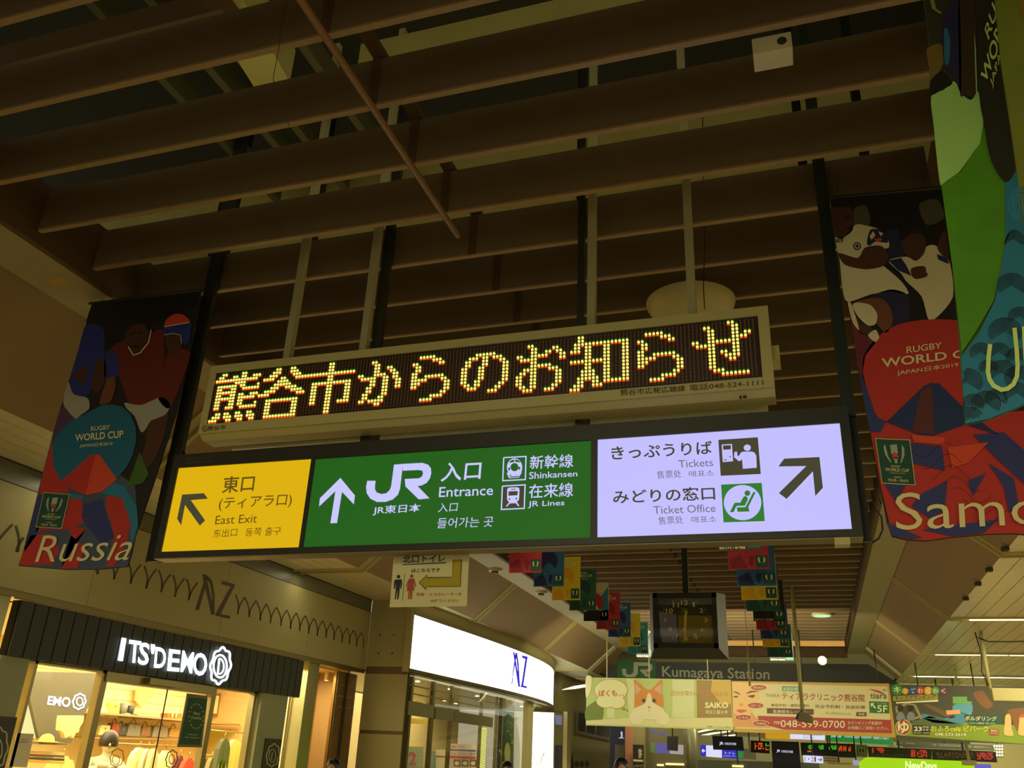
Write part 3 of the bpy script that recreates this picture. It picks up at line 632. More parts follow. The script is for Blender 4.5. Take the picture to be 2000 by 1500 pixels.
for t in (.1, .9): q = a.lerp(b, t); mb = MB().tube([q, (q.x, q.y, ZL)], .003, 5); mk('hanging_wire', mb, m_seam, rus)

# Samoa banner, right of the sign
SP = PY(4.9); z = Zm(1500, 350, 2)
sam = slab('hanging_banner', SP, z(244, 76, 684, 36, 1010, 8, 1040, 500, 1120, 1400, 960, 1386, 860, 1388, 720, 1400, 620, 1414, 540, 1410, 484, 1396, 462, 1330, 420, 1100, 390, 940, 352, 740, 318, 520, 280, 300), .012, c_dark,
           label='cloth rugby banner with cream word beginning Samo, red and indigo print', cat='banner')
def Q_(lay, m, name, *polys): return P_(lay, m, name, *polys, pl=SP, root=sam)
Q_(1, c_black, 'night_print', z(250, 80, 680, 42, 720, 560, 480, 620, 330, 560, 285, 330))
Q_(2, cloth('blur_gray', (76, 72, 50)), 'blur_print', z(334, 120, 380, 104, 400, 160, 380, 200, 340, 190), z(590, 100, 660, 80, 690, 150, 620, 180)); Q_(2, c_navy, 'blur_print', z(460, 210, 510, 200, 540, 290, 480, 310))
Q_(3, c_white, 'player_print', z(262, 230, 290, 236, 340, 180, 380, 182, 430, 196, 466, 232, 470, 270, 400, 284, 440, 330, 520, 400, 548, 450, 480, 440, 400, 452, 310, 480, 290, 420, 280, 320)); Q_(4, c_skin2, 'player_print', z(276, 290, 350, 310, 378, 270, 440, 262, 472, 300, 452, 340, 380, 354, 300, 336))
Q_(3, c_skin2, 'player_print', z(246, 108, 280, 92, 320, 110, 336, 150, 330, 200, 300, 226, 270, 222, 252, 180)); Q_(4, c_hair, 'hair_print', z(244, 110, 262, 84, 300, 80, 326, 104, 300, 112)); Q_(5, c_hair, 'brow_print', z(296, 150, 316, 146, 318, 152, 298, 156), z(308, 190, 330, 186, 328, 194, 310, 197))
Q_(4, c_navy, 'player_print', z(386, 248, 400, 200, 440, 200, 464, 226, 466, 250, 420, 246, 396, 262)); Q_(5, c_org, 'badge_print', z(414, 236, 440, 232, 446, 242, 424, 248)); Q_(5, c_white, 'badge_print', z(396, 226, 410, 206, 420, 222, 404, 240), z(430, 206, 450, 214, 440, 226))
k = Ink(SP, 5); cx, cy = z(348, 264)[0]; k.ring(cx, cy, 6.5, 6.5, 2.2); k.ell(cx, cy, 3, 3); k.text('BLK', z(264, 250)[0], z(296, 248)[0], z(266, 236)[0], bold=.02); k.mk('crest_print', c_navy, sam)
Q_(3, c_navy, 'player_print', z(410, 456, 480, 432, 540, 450, 556, 500, 540, 570, 486, 590, 440, 480)); Q_(4, c_skin, 'player_print', z(330, 486, 400, 466, 450, 472, 480, 510, 486, 560, 460, 602, 420, 560, 380, 490)); Q_(5, c_white, 'knee_strap', z(330, 496, 350, 484, 400, 494, 426, 530, 420, 568, 390, 574, 352, 540)); Q_(4, c_skin2, 'player_print', z(330, 510, 360, 560, 400, 580, 416, 600, 380, 610, 352, 590)); Q_(5, c_white, 'sock_print', z(390, 612, 420, 590, 434, 620, 418, 638), z(312, 488, 326, 490, 356, 590, 330, 560))
Q_(3, c_white, 'player_print', z(470, 320, 540, 304, 580, 320, 620, 264, 660, 264, 710, 330, 722, 460, 660, 540, 626, 548, 600, 460, 540, 400, 520, 370)); Q_(4, c_skin2, 'player_print', z(520, 230, 560, 206, 600, 212, 616, 250, 610, 290, 580, 320, 540, 300, 524, 270), z(560, 350, 610, 342, 622, 380, 580, 392, 562, 380), z(660, 262, 690, 200, 705, 300, 680, 300)); Q_(5, c_hair, 'hair_print', z(514, 236, 530, 196, 580, 188, 606, 216, 560, 214, 530, 240)); Q_(5, c_white, 'cuff_print', z(616, 346, 690, 340, 692, 362, 618, 368)); Q_(5, c_navy, 'sleeve_print', z(470, 320, 520, 310, 540, 340, 560, 380, 510, 360), z(660, 296, 700, 310, 706, 334, 664, 316))
Q_(4, cloth('cloth_maroon', (96, 28, 44)), 'pattern_print', z(324, 556, 352, 590, 420, 640, 380, 690, 366, 780, 350, 730))
Q_(3, c_blue, 'pattern_print', z(352, 740, 370, 780, 460, 950, 440, 990, 400, 990, 380, 900)); Q_(2, c_red, 'pattern_print', z(400, 985, 460, 950, 1060, 900, 1110, 1396, 960, 1384, 860, 1386, 720, 1398, 620, 1412, 540, 1408, 486, 1394, 440, 1200))
Q_(4, c_red, 'petal_print', z(462, 948, 400, 860, 372, 760, 372, 700, 400, 650, 450, 600, 520, 566, 620, 550, 730, 552, 820, 570, 900, 640, 930, 760, 860, 900, 790, 920))
Q_(5, cloth('peak_blue', (26, 44, 86)), 'peak_print', z(462, 950, 610, 808, 636, 798, 668, 800, 780, 910, 900, 1000, 770, 960, 620, 1012, 540, 980)); Q_(6, cloth('peak_brown', (84, 40, 40)), 'peak_shade', z(596, 830, 640, 802, 650, 1000, 560, 990))
for pp in ((540, 1030, 680, 1046, 690, 1140, 560, 1110, 545, 1080), (600, 1230, 700, 1180, 690, 1290, 640, 1330, 560, 1280), (800, 1000, 920, 990, 1000, 1060, 1010, 1200, 900, 1100), (480, 1120, 560, 1160, 500, 1260, 460, 1200), (460, 1340, 600, 1400, 560, 1408, 486, 1394), (780, 1180, 850, 1150, 800, 1240), (860, 1110, 960, 1170, 980, 1290, 940, 1300, 920, 1200), (600, 1370, 900, 1330, 840, 1384, 720, 1396)):
    Q_(5, c_blue, 'pattern_print', z(*pp))
for pp in ((700, 1050, 860, 1030, 780, 1110, 720, 1130), (560, 1000, 690, 1010, 690, 1040, 570, 1030)): Q_(6, c_org, 'pattern_print', z(*pp))
k = Ink(SP, 7)
for a in range(7): k.stroke(z(*sum([[560 + a * 40 + t * 14, 1060 + a * 44 + 30 * math.sin(t * .5 + a)] for t in range(12)], [])), .7)
k.mk('line_pattern', c_dark, sam, kind='stuff')
k = Ink(SP, 8)
k.text('RUGBY', z(540, 684)[0], z(678, 664)[0], z(540, 658)[0], z(678, 640)[0], bold=.012); k.text('WORLD CUP', z(446, 740)[0], z(850, 690)[0], z(442, 704)[0], z(850, 660)[0], bold=.02); k.text('JAPAN日本2019', z(504, 774)[0], z(744, 738)[0], z(502, 750)[0], z(742, 718)[0], bold=.008)
k.text('Samoa', z(500, 1374)[0], z(1205, 1345)[0], z(496, 1228)[0], z(1190, 1205)[0], bold=-.004)
k.mk('lettering', c_lett, sam)
emblem(SP, sam, ((418, 1014), (554, 1020), (576, 1198), (444, 1190)), z)
a, b = SP.at(z(240, 74)[0]), SP.at(z(1010, 4)[0]); mk('top_rod', MB().tube([a, b], .012, 8), m_blk, sam)
for t in (.05, .5): q = a.lerp(b, t); mk('hanging_wire', MB().tube([q, (q.x, q.y, ZL - .06 if q.x < 1.05 else ZE)], .003, 5), m_seam, sam)

# nearest banners at the right edge: U..., and the one before it
UP = PY(3.22); z = Zm(1500, 0, 3)
uru = slab('hanging_banner', UP, [(1800, -34), (2060, -34), (2110, 780), (2030, 776), (1980, 800), (1930, 820), (1885, 829), (1872, 640), (1850, 400), (1830, 200)], .012, cloth('pitch_green', (62, 96, 20), noise=.2),
           label='cloth rugby banner at right with green pitch, blue swirls and a big cream letter U', cat='banner')
def U_(lay, m, name, *polys): return P_(lay, m, name, *polys, pl=UP, root=uru)
U_(1, cloth('olive_dark', (48, 46, 22)), 'dark_print', [(1802, -33), (2058, -33), (1990, 300), (1960, 350), (1880, 260), (1830, 190), (1812, 60)])
U_(2, cloth('brown_blur', (110, 92, 30)), 'blur_print', z(930, 290, 1010, 260, 1040, 330, 1000, 430, 950, 500, 944, 400)); U_(3, c_black, 'blur_print', z(950, 480, 1020, 420, 1080, 490, 1020, 530, 955, 560))
U_(3, c_lime, 'light_print', z(955, 570, 1030, 530, 1090, 480, 1140, 560, 1190, 590, 1230, 540, 1245, 640, 1260, 720, 1240, 860, 1180, 930, 1120, 1010, 1050, 1060, 1010, 1090, 985, 900, 970, 740))
U_(4, c_grass, 'pitch_print', z(1012, 1090, 1060, 1056, 1130, 1010, 1200, 900, 1240, 850, 1260, 730, 1290, 860, 1390, 1060, 1395, 1500), [(1838, 362), (1965, 345), (1965, 480), (1940, 590), (1905, 650), (1878, 690), (1862, 540)])
U_(5, c_navy, 'leg_print', z(1025, 120, 1050, 60, 1080, 10, 1120, 0, 1130, 530, 1095, 470, 1040, 400, 1022, 300)); U_(6, cloth('glow_blue', (40, 100, 130)), 'leg_print', z(1030, 190, 1050, 180, 1066, 260, 1060, 370, 1034, 380)); U_(5, cloth('brown_deep', (52, 38, 16)), 'leg_print', z(1120, -200, 1220, -200, 1216, 400, 1220, 520, 1200, 580, 1150, 560, 1120, 520))
U_(6, c_lime, 'gleam_print', z(1206, 200, 1216, 300, 1224, 560, 1218, 580, 1212, 400)); U_(5, cloth('pale_olive', (130, 130, 80)), 'gleam_print', z(945, 0, 970, 0, 985, 60, 1015, 80, 1010, 92, 960, 60))
k = Ink(UP, 7); k.poly([(1920, -33), (1935, 120), (1912, 60)]) if False else None
U_(6, cloth('petal_black', (34, 32, 18)), 'petal_print', [(1912, -33), (2058, -33), (2040, 200), (1975, 350), (1950, 345), (1930, 300), (1916, 200), (1908, 60)])
k = Ink(UP, 8)
k.text('RUGBY', (1930, 84), (1976, -60), (1922, 62), (1962, -84), bold=.012); k.text('WORLD CUP', (1924, 170), (2010, -60), (1914, 150), (1990, -90), bold=.02); k.text('JAPAN', (1938, 178), (1964, 96), (1932, 164), (1956, 84), bold=.008)
k.mk('lettering', cloth('lime_ink', (190, 210, 120), noise=0), uru)
U_(5, c_wave, 'wave_print', [(1962, 200), (2030, 200), (2110, 780), (2030, 776), (1980, 800), (1930, 820), (1885, 829), (1876, 700), (1912, 652), (1942, 590), (1963, 480)])
k = Ink(UP, 6)
for cx, cy, n in ((1886, 748, 9), (1895, 818, 7), (1945, 780, 6), (1985, 770, 7), (1962, 650, 9), (1915, 690, 6), (1975, 560, 8), (1985, 700, 6), (1930, 720, 5), (1990, 620, 6), (1978, 470, 6), (1972, 400, 5), (1925, 790, 8), (1955, 730, 8), (1990, 740, 8), (1900, 790, 6), (1950, 690, 6)):
    for j in range(n):
        r_ = 3 + j * 3.6; P = [(cx + r_ * math.cos(a), cy + .85 * r_ * math.sin(a)) for a in [math.radians(-215 + 250 * t / 18) for t in range(19)]]
        P = [(x, y) for x, y in P if 1880 < x < 2030 and y < 826 - (x - 1885) * .35 and x > 1876 + max(0, (700 - y)) * .42 * (1 if y > 600 else .9)]
        if len(P) > 2: k.stroke(P, 1.5)
k.mk('swirl_print', cloth('swirl_ink', (20, 34, 34)), uru, kind='stuff')
k = Ink(UP, 9); z2 = Zm(1740, 600, 3.26)
k.stroke(z2(628, 246, 618, 330, 614, 420, 624, 470, 650, 510, 700, 536, 740, 528, 776, 500, 798, 450, 802, 380, 796, 280, 782, 142), 8.5)
k.mk('letter_u', cloth('lime_ink', (190, 210, 120), noise=0), uru, label='big pale letter U')
k = Ink(UP, 9); k.text('ruguay', (2000, 745), (2170, 720), (1994, 640), bold=-.004); k.mk('lettering', cloth('lime_ink', (190, 210, 120), noise=0), uru)
a, b = UP.at((1800, -36)), UP.at((2060, -36)); mk('top_rod', MB().tube([a, b], .012, 8), m_blk, uru)
NP = PY(2.85)
nb = slab('hanging_banner', NP, [(1934, -100), (2200, -110), (2230, 620), (2060, 640), (1998, 420), (1975, 250), (1955, 120)], .012, cloth('pitch_green2', (96, 104, 22), noise=.35, scale=4),
          label='mottled green cloth banner cut off by the right edge, nearest of all', cat='banner')
k = Ink(NP, 1); k.poly([(1950, -98), (2190, -98), (2200, 60), (2000, 40)]); k.mk('brown_print', cloth('brown_blur', (110, 92, 30)), nb)
k = Ink(NP, 2)
for j in range(8): k.ring(2010, 400, 6 + 5 * j, 5 + 4.4 * j, 1.6, a0=120, a1=300)
k.mk('swirl_print', c_wave, nb, kind='stuff')

# ------------------------------------------------------------------ rows of small rugby flags along the hall
FC = {'red': (168, 40, 44), 'blue': (36, 92, 128), 'yellow': (214, 190, 30), 'green': (34, 92, 76), 'white': (186, 180, 140), 'teal': (60, 140, 120), 'black': (30, 26, 26)}
FD = {'red': (132, 24, 32), 'blue': (24, 34, 84), 'yellow': (216, 160, 14), 'green': (24, 66, 60), 'white': (150, 40, 40), 'teal': (40, 110, 100), 'black': (20, 18, 20)}
def flag(colname, y, px_tr, wd, ht, label, group):
    """a paper flag whose lower right corner is seen at px_tr"""
    y = 2.955 + .563 * round((y - 2.955) / .563)
    pl = PY(y); c = pl.at(px_tr); x1, zb = c.x, c.z; x0, zt = x1 - wd, zb + ht
    o = mk('rugby_flag', MB().box(x0, x1, y, y + .004, zb, zt), cloth('flag_' + colname, FC[colname], scale=12), label=label, cat='flag', group=group)
    def W(u, v, l): return (x0 + u * wd, y - l * .002, zt - v * ht)
    def pol(name, m, l, *uv): return mk(name, MB().flat([W(a, b, l) for a, b in uv]), m, o)
    dk = cloth('flagdark_' + colname, FD[colname], scale=12)
    if colname == 'white':
        pol('corner_print', c_wave, 1, (.6, .45), (.98, .1), (.98, .75), (.7, .75)); dk2 = cloth('flag_red', FC['red'], scale=12)
        mk('disc_print', MB().flat([W(.42 + .36 * math.cos(a), .52 + .25 * math.sin(a), 2) for a in [math.pi * t / 12 for t in range(24)]]), dk2, o)
        pol('peak_print', cloth('flag_white', FC['white'], scale=12), 3, (.4, .5), (.62, .7), (.5, .76), (.2, .7)); pol('foot_print', c_black, 4, (0, .78), (.3, .68), (.7, .74), (1, .7), (1, 1), (0, 1))
    else:
        mk('disc_print', MB().flat([W(.46 + .33 * math.cos(a), .46 + .23 * math.sin(a), 1) for a in [math.pi * t / 12 for t in range(24)]]), dk, o)
        pol('peak_print', cloth('flag_' + colname, FC[colname], scale=12), 2, (.44, .5), (.54, .5), (.78, .68), (.2, .68)); pol('facet_print', dk, 3, (.04, .82), (.3, .72), (.46, .98), (.06, .98)); pol('facet_print', dk, 3, (.52, .74), (.64, .76), (.58, .96), (.5, .9))
    def tx(t, u0, u1, v0, v1, bold=.01):
        V, F = glyphs(t, bold); mk('lettering', MB().add([W(u0 + a * (u1 - u0), v0 - b * (v0 - v1), 4) for a, b in V], F), c_lett, o)
    if colname == 'white': tx('ラグビーワールドカップ', .02, .98, .13, .06, 0); tx('日本大会', .3, .7, .25, .17, 0)
    else: tx('RUGBY', .4, .66, .1, .06); tx('WORLD CUP', .2, .84, .19, .12); tx('2019', .46, .66, .25, .22)
    p = pol('emblem_patch', c_green, 4, (.68, .74), (.97, .74), (.97, .97), (.68, .97))
    for s in (-1, 1): mk('ball_print', MB().flat([W(.825 + s * a, b, 5) for a, b in ((.05, .77), (.09, .8), (.08, .86), (.03, .89), (.05, .84))]), c_lett, p)
    if colname in ('white', 'black'): tx('熊谷ラグビー場で開催', .04, .62, .985, .94, 0)
    mk('hanging_wire', MB().tube([(x0 + wd * .5, y, zt), (x0 + wd * .5, y, ZL + .02)], .002, 4), m_seam, o)
    return o
LX = [('black', 10.9, (1008, 1077)), ('red', 11.6, (1057, 1118)), ('blue', 12.65, (1101, 1145)), ('yellow', 13.8, (1133, 1172)), ('green', 14.85, (1164, 1192)), ('white', 16.0, (1189, 1213)), ('red', 17.1, (1211, 1229)), ('blue', 18.2, (1232, 1244)), ('yellow', 19.5, (1251, 1262)), ('teal', 20.6, (1266, 1277)), ('black', 21.6, (1281, 1284))]
order = ['first and nearest', 'second', 'third', 'fourth', 'fifth', 'sixth', 'seventh', 'eighth', 'ninth', 'tenth', 'last and farthest']
for i, (c, y, p) in enumerate(LX): flag(c, y, p, .47, .70, f'small {c} rugby flag, {order[i]} in the left flag row', 'left row of small rugby flags')
RX = [('black', 10.9, (1489, 1073)), ('red', 11.7, (1503, 1111)), ('blue', 12.8, (1517, 1144)), ('yellow', 13.9, (1520, 1171)), ('green', 15.0, (1525, 1193)), ('black', 16.1, (1534, 1213)), ('red', 17.2, (1536, 1230)), ('blue', 18.3, (1541, 1248)), ('yellow', 19.4, (1542, 1264)), ('green', 20.5, (1549, 1284)), ('black', 21.6, (1551, 1291))]
for i, (c, y, p) in enumerate(RX): flag(c, y, p, .53, .70, f'small {c} rugby flag, {order[i]} in the right flag row', 'right row of small rugby flags')

# ------------------------------------------------------------------ left shop: slatted dark fascia, glass front, lit interior
m_slat = mat('slat_charcoal', (52, 54, 50), .5, noise=.06)
m_gap = mat('gap_black', (16, 16, 14), .8)
m_green_wall = mat('pillar_greenish', (150, 154, 112), .4)
m_alu = mat('aluminium', (150, 138, 96), .3, metal=.7, noise=.05)
m_plate = mat('plate_dark', (44, 42, 34), .4)
m_wlit = mat('letters_white_lit', (235, 245, 255), emit=2.2)
m_warm = mat('shop_wall_cream', (226, 206, 148), .7, noise=.05)
m_warm2 = mat('shop_gray_panel', (98, 90, 70), .5)
m_shelf = mat('shelf_wood', (150, 126, 80), .5)
m_glass = glassmat('shop_glass', (.97, .97, .93), .07)
XS = -7.90; SF = PX(XS)
y0, y1 = SF.at((42, 1175)).y, SF.at((595, 1290)).y
zt_, zb_ = SF.at((320, 1235)).z, SF.at((300, 1322)).z
zt_ = 1.6 + .167 * 7.9; zb_ = 1.6 + .0955 * 7.9
fas = thing('shop_fascia', (XS, (y0 + y1) / 2, zb_), 'dark charcoal slatted shop fascia with glowing white lettering on the left wall', 'shop sign')
mk('backing', MB().box(XS - .12, XS - .025, y0, y1, zb_, zt_), m_gap, fas)
n = 30; src = None
for i in range(n):
    if src is None: src = q = mk('slat', MB().box(XS - .02, XS, y0 + .008, y0 + (y1 - y0) / n - .008, zb_, zt_), m_slat, fas)
    else: q = src.copy(); COL.objects.link(q); q.parent = fas
    q.location = (0, (y1 - y0) / n * i, 0)
LP = PX(XS + .03); z = Zm(0, 1000, 2.857)
def shape3(name, pl, pts, th, m, parent, **kw): return slab(name, pl, pts, th, m, parent, lift=0, **kw)
for s_, q in (('I', z(680, 704, 722, 704, 716, 716, 704, 718, 690, 830, 668, 828)),):
    shape3('letter', LP, z(690, 702, 706, 706, 686, 832, 668, 828), .03, m_wlit, fas)
def lset(t, a, b, c, d, bold=.022):
    V, F = glyphs(t, bold); a, b, c, d = [z(*p)[0] for p in (a, b, c, d)]; mb = MB(); out = []
    for u, v in V: out.append(LP.at(((a[0] * (1 - u) + b[0] * u) * (1 - v) + (c[0] * (1 - u) + d[0] * u) * v, (a[1] * (1 - u) + b[1] * u) * (1 - v) + (c[1] * (1 - u) + d[1] * u) * v)))
    mb.add(out, F); return mk('letter', mb, m_wlit, fas)
lset('T', (710, 838), (782, 846), (722, 712), (790, 722)); lset('S', (766, 850), (828, 858), (782, 724), (838, 734)); lset("'", (840, 790), (862, 794), (842, 736), (866, 740))
lset('D', (858, 868), (922, 876), (868, 752), (930, 760)); lset('E', (932, 886), (1000, 892), (944, 764), (1008, 772)); lset('M', (1006, 892), (1072, 902), (1018, 772), (1084, 784)); lset('O', (1074, 910), (1152, 918), (1082, 782), (1160, 790))
k = Ink(LP, 2); cx, cy = z(1230, 858)[0]
def flower(k, cx, cy, rx, ry, w, rot=.12):
    P = []
    for i in range(97):
        a = 2 * math.pi * i / 96; rr = 1 + .065 * math.cos(8 * a); x, y = rx * rr * math.cos(a), ry * rr * math.sin(a); P.append((cx + x + y * -rot, cy + y))
    return k.stroke(P, w)
flower(k, cx, cy, 19, 34, 4.4); k.mk('flower_ring', m_wlit, fas)
k = Ink(LP, 3); k.ring(cx - 1, cy + 1, 13, 22, 4.0); k.mk('logo_letter', m_wlit, fas)
k = Ink(LP, 4); k.stroke([(cx - 3, cy - 14), (cx - 6, cy + 17)], 4); k.ring(cx - 3, cy + 1, 9, 15, 3.4, a0=-90, a1=90); k.mk('logo_letter', m_wlit, fas)
# strip lights in the slot over the fascia
sl = thing('slot_light', (-7.95, 9.5, 2.94), 'bluish white strip light segments in the slot above the slatted shop fascia', 'light')
for a, b in ((240, 262), (268, 296), (302, 334), (340, 372), (378, 402), (408, 452)):
    ya_, yb_ = PX(-7.93).at((a, 1207 + (a - 230) * .21)).y, PX(-7.93).at((b, 1207 + (b - 230) * .21)).y
    mk('light_segment', MB().box(-7.98, -7.93, ya_, yb_, 2.935, 2.955), mat('segment_blue_white', (190, 215, 255), emit=1.6), sl)
# shop body
ys0, ys1 = 7.0, 12.98
sh = mk('wall_shop', MB().box(-11.2, -11.1, ys0 - .6, 15.2, 0, 3.0), m_warm, kind='structure')
mk('shop_floor', MB().box(-11.2, -8.25, ys0 - .6, 15.2, .0, .012), mat('shop_floor', (190, 160, 110), .3), sh)
mk('shop_ceiling', MB().box(-11.2, -8.2, ys0 - .6, 15.2, 2.92, 2.96), mat('shop_ceiling_cream', (220, 200, 140), .6), sh)
mk('side_wall', MB().box(-11.1, -8.2, 6.4, 6.5, 0, 2.93), m_warm, sh); mk('side_wall', MB().box(-8.85, -8.2, 13.2, 13.26, 0, 2.93), m_warm, sh); mk('side_wall', MB().box(-8.85, -8.79, 13.26, 15.1, 0, 2.93), mat('entry_wall_tan', (196, 160, 100), .5), sh)
mk('side_wall', MB().box(-11.1, -8.2, 15.1, 15.2, 0, 2.93), mat('entry_wall_tan', (196, 160, 100), .5), sh)
zz_ = 2.0
for i in range(6):
    zz_ = 1.7 + i * .17; mk('brick_course', MB().box(-11.1, -11.085, 8.2, 15.1, zz_ + .006, zz_ + .164), mat('brick_cream', (232, 212, 154), .7, noise=.06, scale=14), sh)
# piers left and right of the glass, with dark logo plates
def pier(name, a, b, label):
    return mk(name, MB().box(-8.15, -7.93, a, b, 0, zb_), m_green_wall, label=label, cat='pier')
yl = SF.at((62, 1292)).y; yr0 = SF.at((516, 1355)).y; yr1 = SF.at((566, 1362)).y
pL = pier('shop_pier', 7.18, yl, 'pale green pier at far left of the shop window with dark flower plate')
pR = pier('shop_pier', yr0, yr1, 'pale green pier right of the lit shop window with a dark flower plate')
GP = PX(-7.93)
for root, q, c, e in ((pL, [(-40, 1396), (28, 1404), (6, 1516), (-60, 1510)], (-6, 1462), (20, 46)), (pR, [(518, 1442), (549, 1444), (540, 1512), (508, 1510)], (533, 1475), (12, 25))):
    pts = [GP.at(p) for p in q]; mb = MB(); mb.box(-7.93, -7.915, (pts[0].y + pts[3].y) / 2, (pts[1].y + pts[2].y) / 2, pts[2].z, pts[0].z); mk('logo_plate', mb, m_plate, root)
    k = Ink(PX(-7.915), 1); flower(k, c[0], c[1], e[0], e[1] * .86, e[0] * .17); k.ring(c[0] - 1, c[1] + 1, e[0] * .55, e[1] * .5, e[0] * .13); k.stroke([(c[0] - 1, c[1] - e[1] * .25), (c[0] - 3, c[1] + e[1] * .35)], 1.6); k.mk('flower_print', mat('plate_ink', (186, 184, 130), .5), root)
mk('steel_pier', MB().box(-8.14, -7.92, 5.0, 7.1, zb_ + .002, 2.93), mat('steel_olive', (150, 146, 100), .25, metal=.5), label='shiny pier left of the slatted fascia at the left edge', cat='pier')
# glass front with frames
gf = mk('window_1', MB().box(-8.06, -8.05, yl, yr0, 0, zb_), m_glass, kind='structure')
for px, w_ in (((201, 1312), .10), ((414, 1347), .10), ((494, 1356), .05), ((508, 1358), .05), ((66, 1292), .04)):
    y = PX(-8.05).at(px).y; mk('frame_post', MB().box(-8.1, -8.0, y - w_ / 2, y + w_ / 2, 0, zb_), m_alu, gf)
ya_, yb_ = PX(-8.05).at((201, 1312)).y, PX(-8.05).at((414, 1347)).y
mk('door_header', MB().box(-8.12, -7.98, ya_, yb_, zb_ - .12, zb_), m_alu, gf); mk('door_gap', MB().box(-8.045, -8.035, (ya_ + yb_) / 2 + .12, (ya_ + yb_) / 2 + .135, 0, zb_ - .1), m_gap, gf)
q = PX(-7.97).at((320, 1338)); mk('door_sensor', MB().box(-7.98, -7.9, q.y - .35, q.y + .25, zb_ - .09, zb_ - .02), m_alu, gf)
mk('frame_rail', MB().box(-8.1, -8.0, yl, yr0, zb_ - .03, zb_), m_alu, gf)
# inside: dark panel with the inner logo, shelf, goods, rail with clothes, mannequin
def W(x): return PX(x)
z5 = Zm(0, 1250, 5); z6 = Zm(300, 1250, 5)
ip = slab('logo_wall', W(-9.6), z5(310, 305, 960, 325, 880, 620, 690, 1010, 380, 960, 270, 480), .05, m_warm2, label='gray panel inside the shop at left with a glowing white flower logo', cat='panel')
k = Ink(W(-9.6), 4); k.text('EMO', z5(455, 632)[0], z5(680, 660)[0], z5(470, 545)[0], z5(690, 560)[0], bold=.03); c = z5(770, 600)[0]; flower(k, c[0], c[1], 12, 14.5, 3); k.ring(c[0] + 1, c[1], 6, 8, 2.4); k.mk('logo_print', m_wlit, ip)
wd = slab('white_door_light', W(-9.75), z5(250, 510, 440, 520, 380, 960, 130, 960, 180, 760), .03, mat('backlit_white', (255, 244, 170), emit=1.1), label='bright backlit poster of a figure in white at the left of the shop', cat='poster')
k = Ink(W(-9.75), 2); k.poly(z5(340, 540, 380, 525, 430, 535, 420, 600, 370, 610, 345, 590)); k.mk('hair_print', mat('hair_brown', (120, 84, 40), .7), wd)
sf = mk('wall_shelf', MB().box(-11.08, -10.3, 8.6, 15.0, 0, .03), m_shelf, label='long wooden shelf on the back wall of the lit shop', cat='shelf')
q = W(-10.9).at((250, 1402)); sf.location.z = q.z; zs = q.z
mk('wall_bracket', MB().box(-11.08, -10.75, 9.2, 9.23, -.12, 0).add([], []), m_shelf, sf).location = (0, -sf.location.y * 0, 0)
bpy.data.objects.remove(sf.children[0])
def bag(px0, px1, top, bot, x, m, label, strap=True, cat='bag', grp=None):
    a, b = W(x).at((px0, bot)), W(x).at((px1, bot)); zt = W(x).at(((px0 + px1) / 2, top)).z; w_ = b.y - a.y
    mb = MB(); mb.prism([(x, a.y, a.z), (x, b.y, a.z), (x, b.y - w_ * .08, zt), (x, a.y + w_ * .08, zt)], (-.12, 0, 0))
    o = mk('handbag', mb, m, label=label, cat=cat, group=grp, bevel=.012)
    if strap:
        P = [(x - .06, a.y + w_ * (.25 + .5 * t / 8), zt + .07 * math.sin(math.pi * t / 8)) for t in range(9)]; mk('handle', MB().tube(P, .008, 6), m, o)
    mk('clasp', MB().box(x, x + .008, (a.y + b.y) / 2 - .015, (a.y + b.y) / 2 + .015, zt - .06, zt - .035), m_alu, o)
    return o
B = lambda n, c: mat('bag_' + n, c, .5)
X2 = -10.5
for px0, px1, t_, b_, c, nm in ((192, 214, 1416, 1436, (206, 190, 130), 'cream'), (216, 232, 1412, 1436, (150, 60, 40), 'red-trimmed beige'), (230, 246, 1418, 1436, (56, 60, 66), 'dark gray'), (247, 274, 1414, 1438, (120, 116, 100), 'gray'), (275, 294, 1418, 1438, (130, 90, 60), 'brown'), (297, 328, 1418, 1440, (128, 122, 104), 'wide gray'), (330, 350, 1422, 1440, (170, 130, 60), 'leopard print')):
    bag(px0, px1, t_, b_, X2, B(nm.replace(' ', '_').replace('-', '_'), c), f'{nm} handbag in the row under the shop shelf')
lowsh = slab('bag_shelf', W(X2), [(180, 1439), (360, 1443), (360, 1446), (180, 1442)], .35, m_shelf, label='lower wooden shelf carrying the row of handbags in the shop', cat='shelf')
bag(212, 231, 1372, 1401, X2, B('mustard', (196, 170, 80)), 'large mustard tote bag on the upper shop shelf')
def boot(px, top, bot, x, m, label):
    a = W(x).at((px, bot)); zt = W(x).at((px, top)).z; h = zt - a.z
    mb = MB(); mb.tube([(x, a.y, a.z + h * .2), (x, a.y, zt)], .05, 10, r2=.065); o = mk('ankle_boot', mb, m, label=label, cat='boot', group='boots on the upper shelf')
    mk('foot', MB().ball((x + .02, a.y + .06, a.z + h * .16), .055, .12, h * .17, 10, 6), m, o); mk('heel', MB().box(x - .02, x + .02, a.y - .05, a.y - .02, a.z, a.z + h * .2), m, o)
boot(238, 1373, 1400, X2, B('gray_leather', (110, 106, 92)), 'gray ankle boot on the upper shelf beside the mustard tote')
boot(252, 1378, 1400, X2, B('black_leather', (44, 40, 36)), 'black ankle boot on the upper shelf')
slab('basket', W(X2), z5(970, 740, 1040, 745, 1060, 690, 1030, 660, 985, 680), .12, mat('basket_cream', (214, 196, 140), .7, noise=.3, scale=30), label='cream ruffled basket at the left end of the upper shelf', cat='basket')
pf = slab('picture_frame', W(-10.9), z6(590, 520, 660, 522, 630, 750, 565, 740), .03, mat('frame_wood', (130, 92, 44), .5), label='wooden picture frame standing on the shop shelf behind the door post', cat='picture')
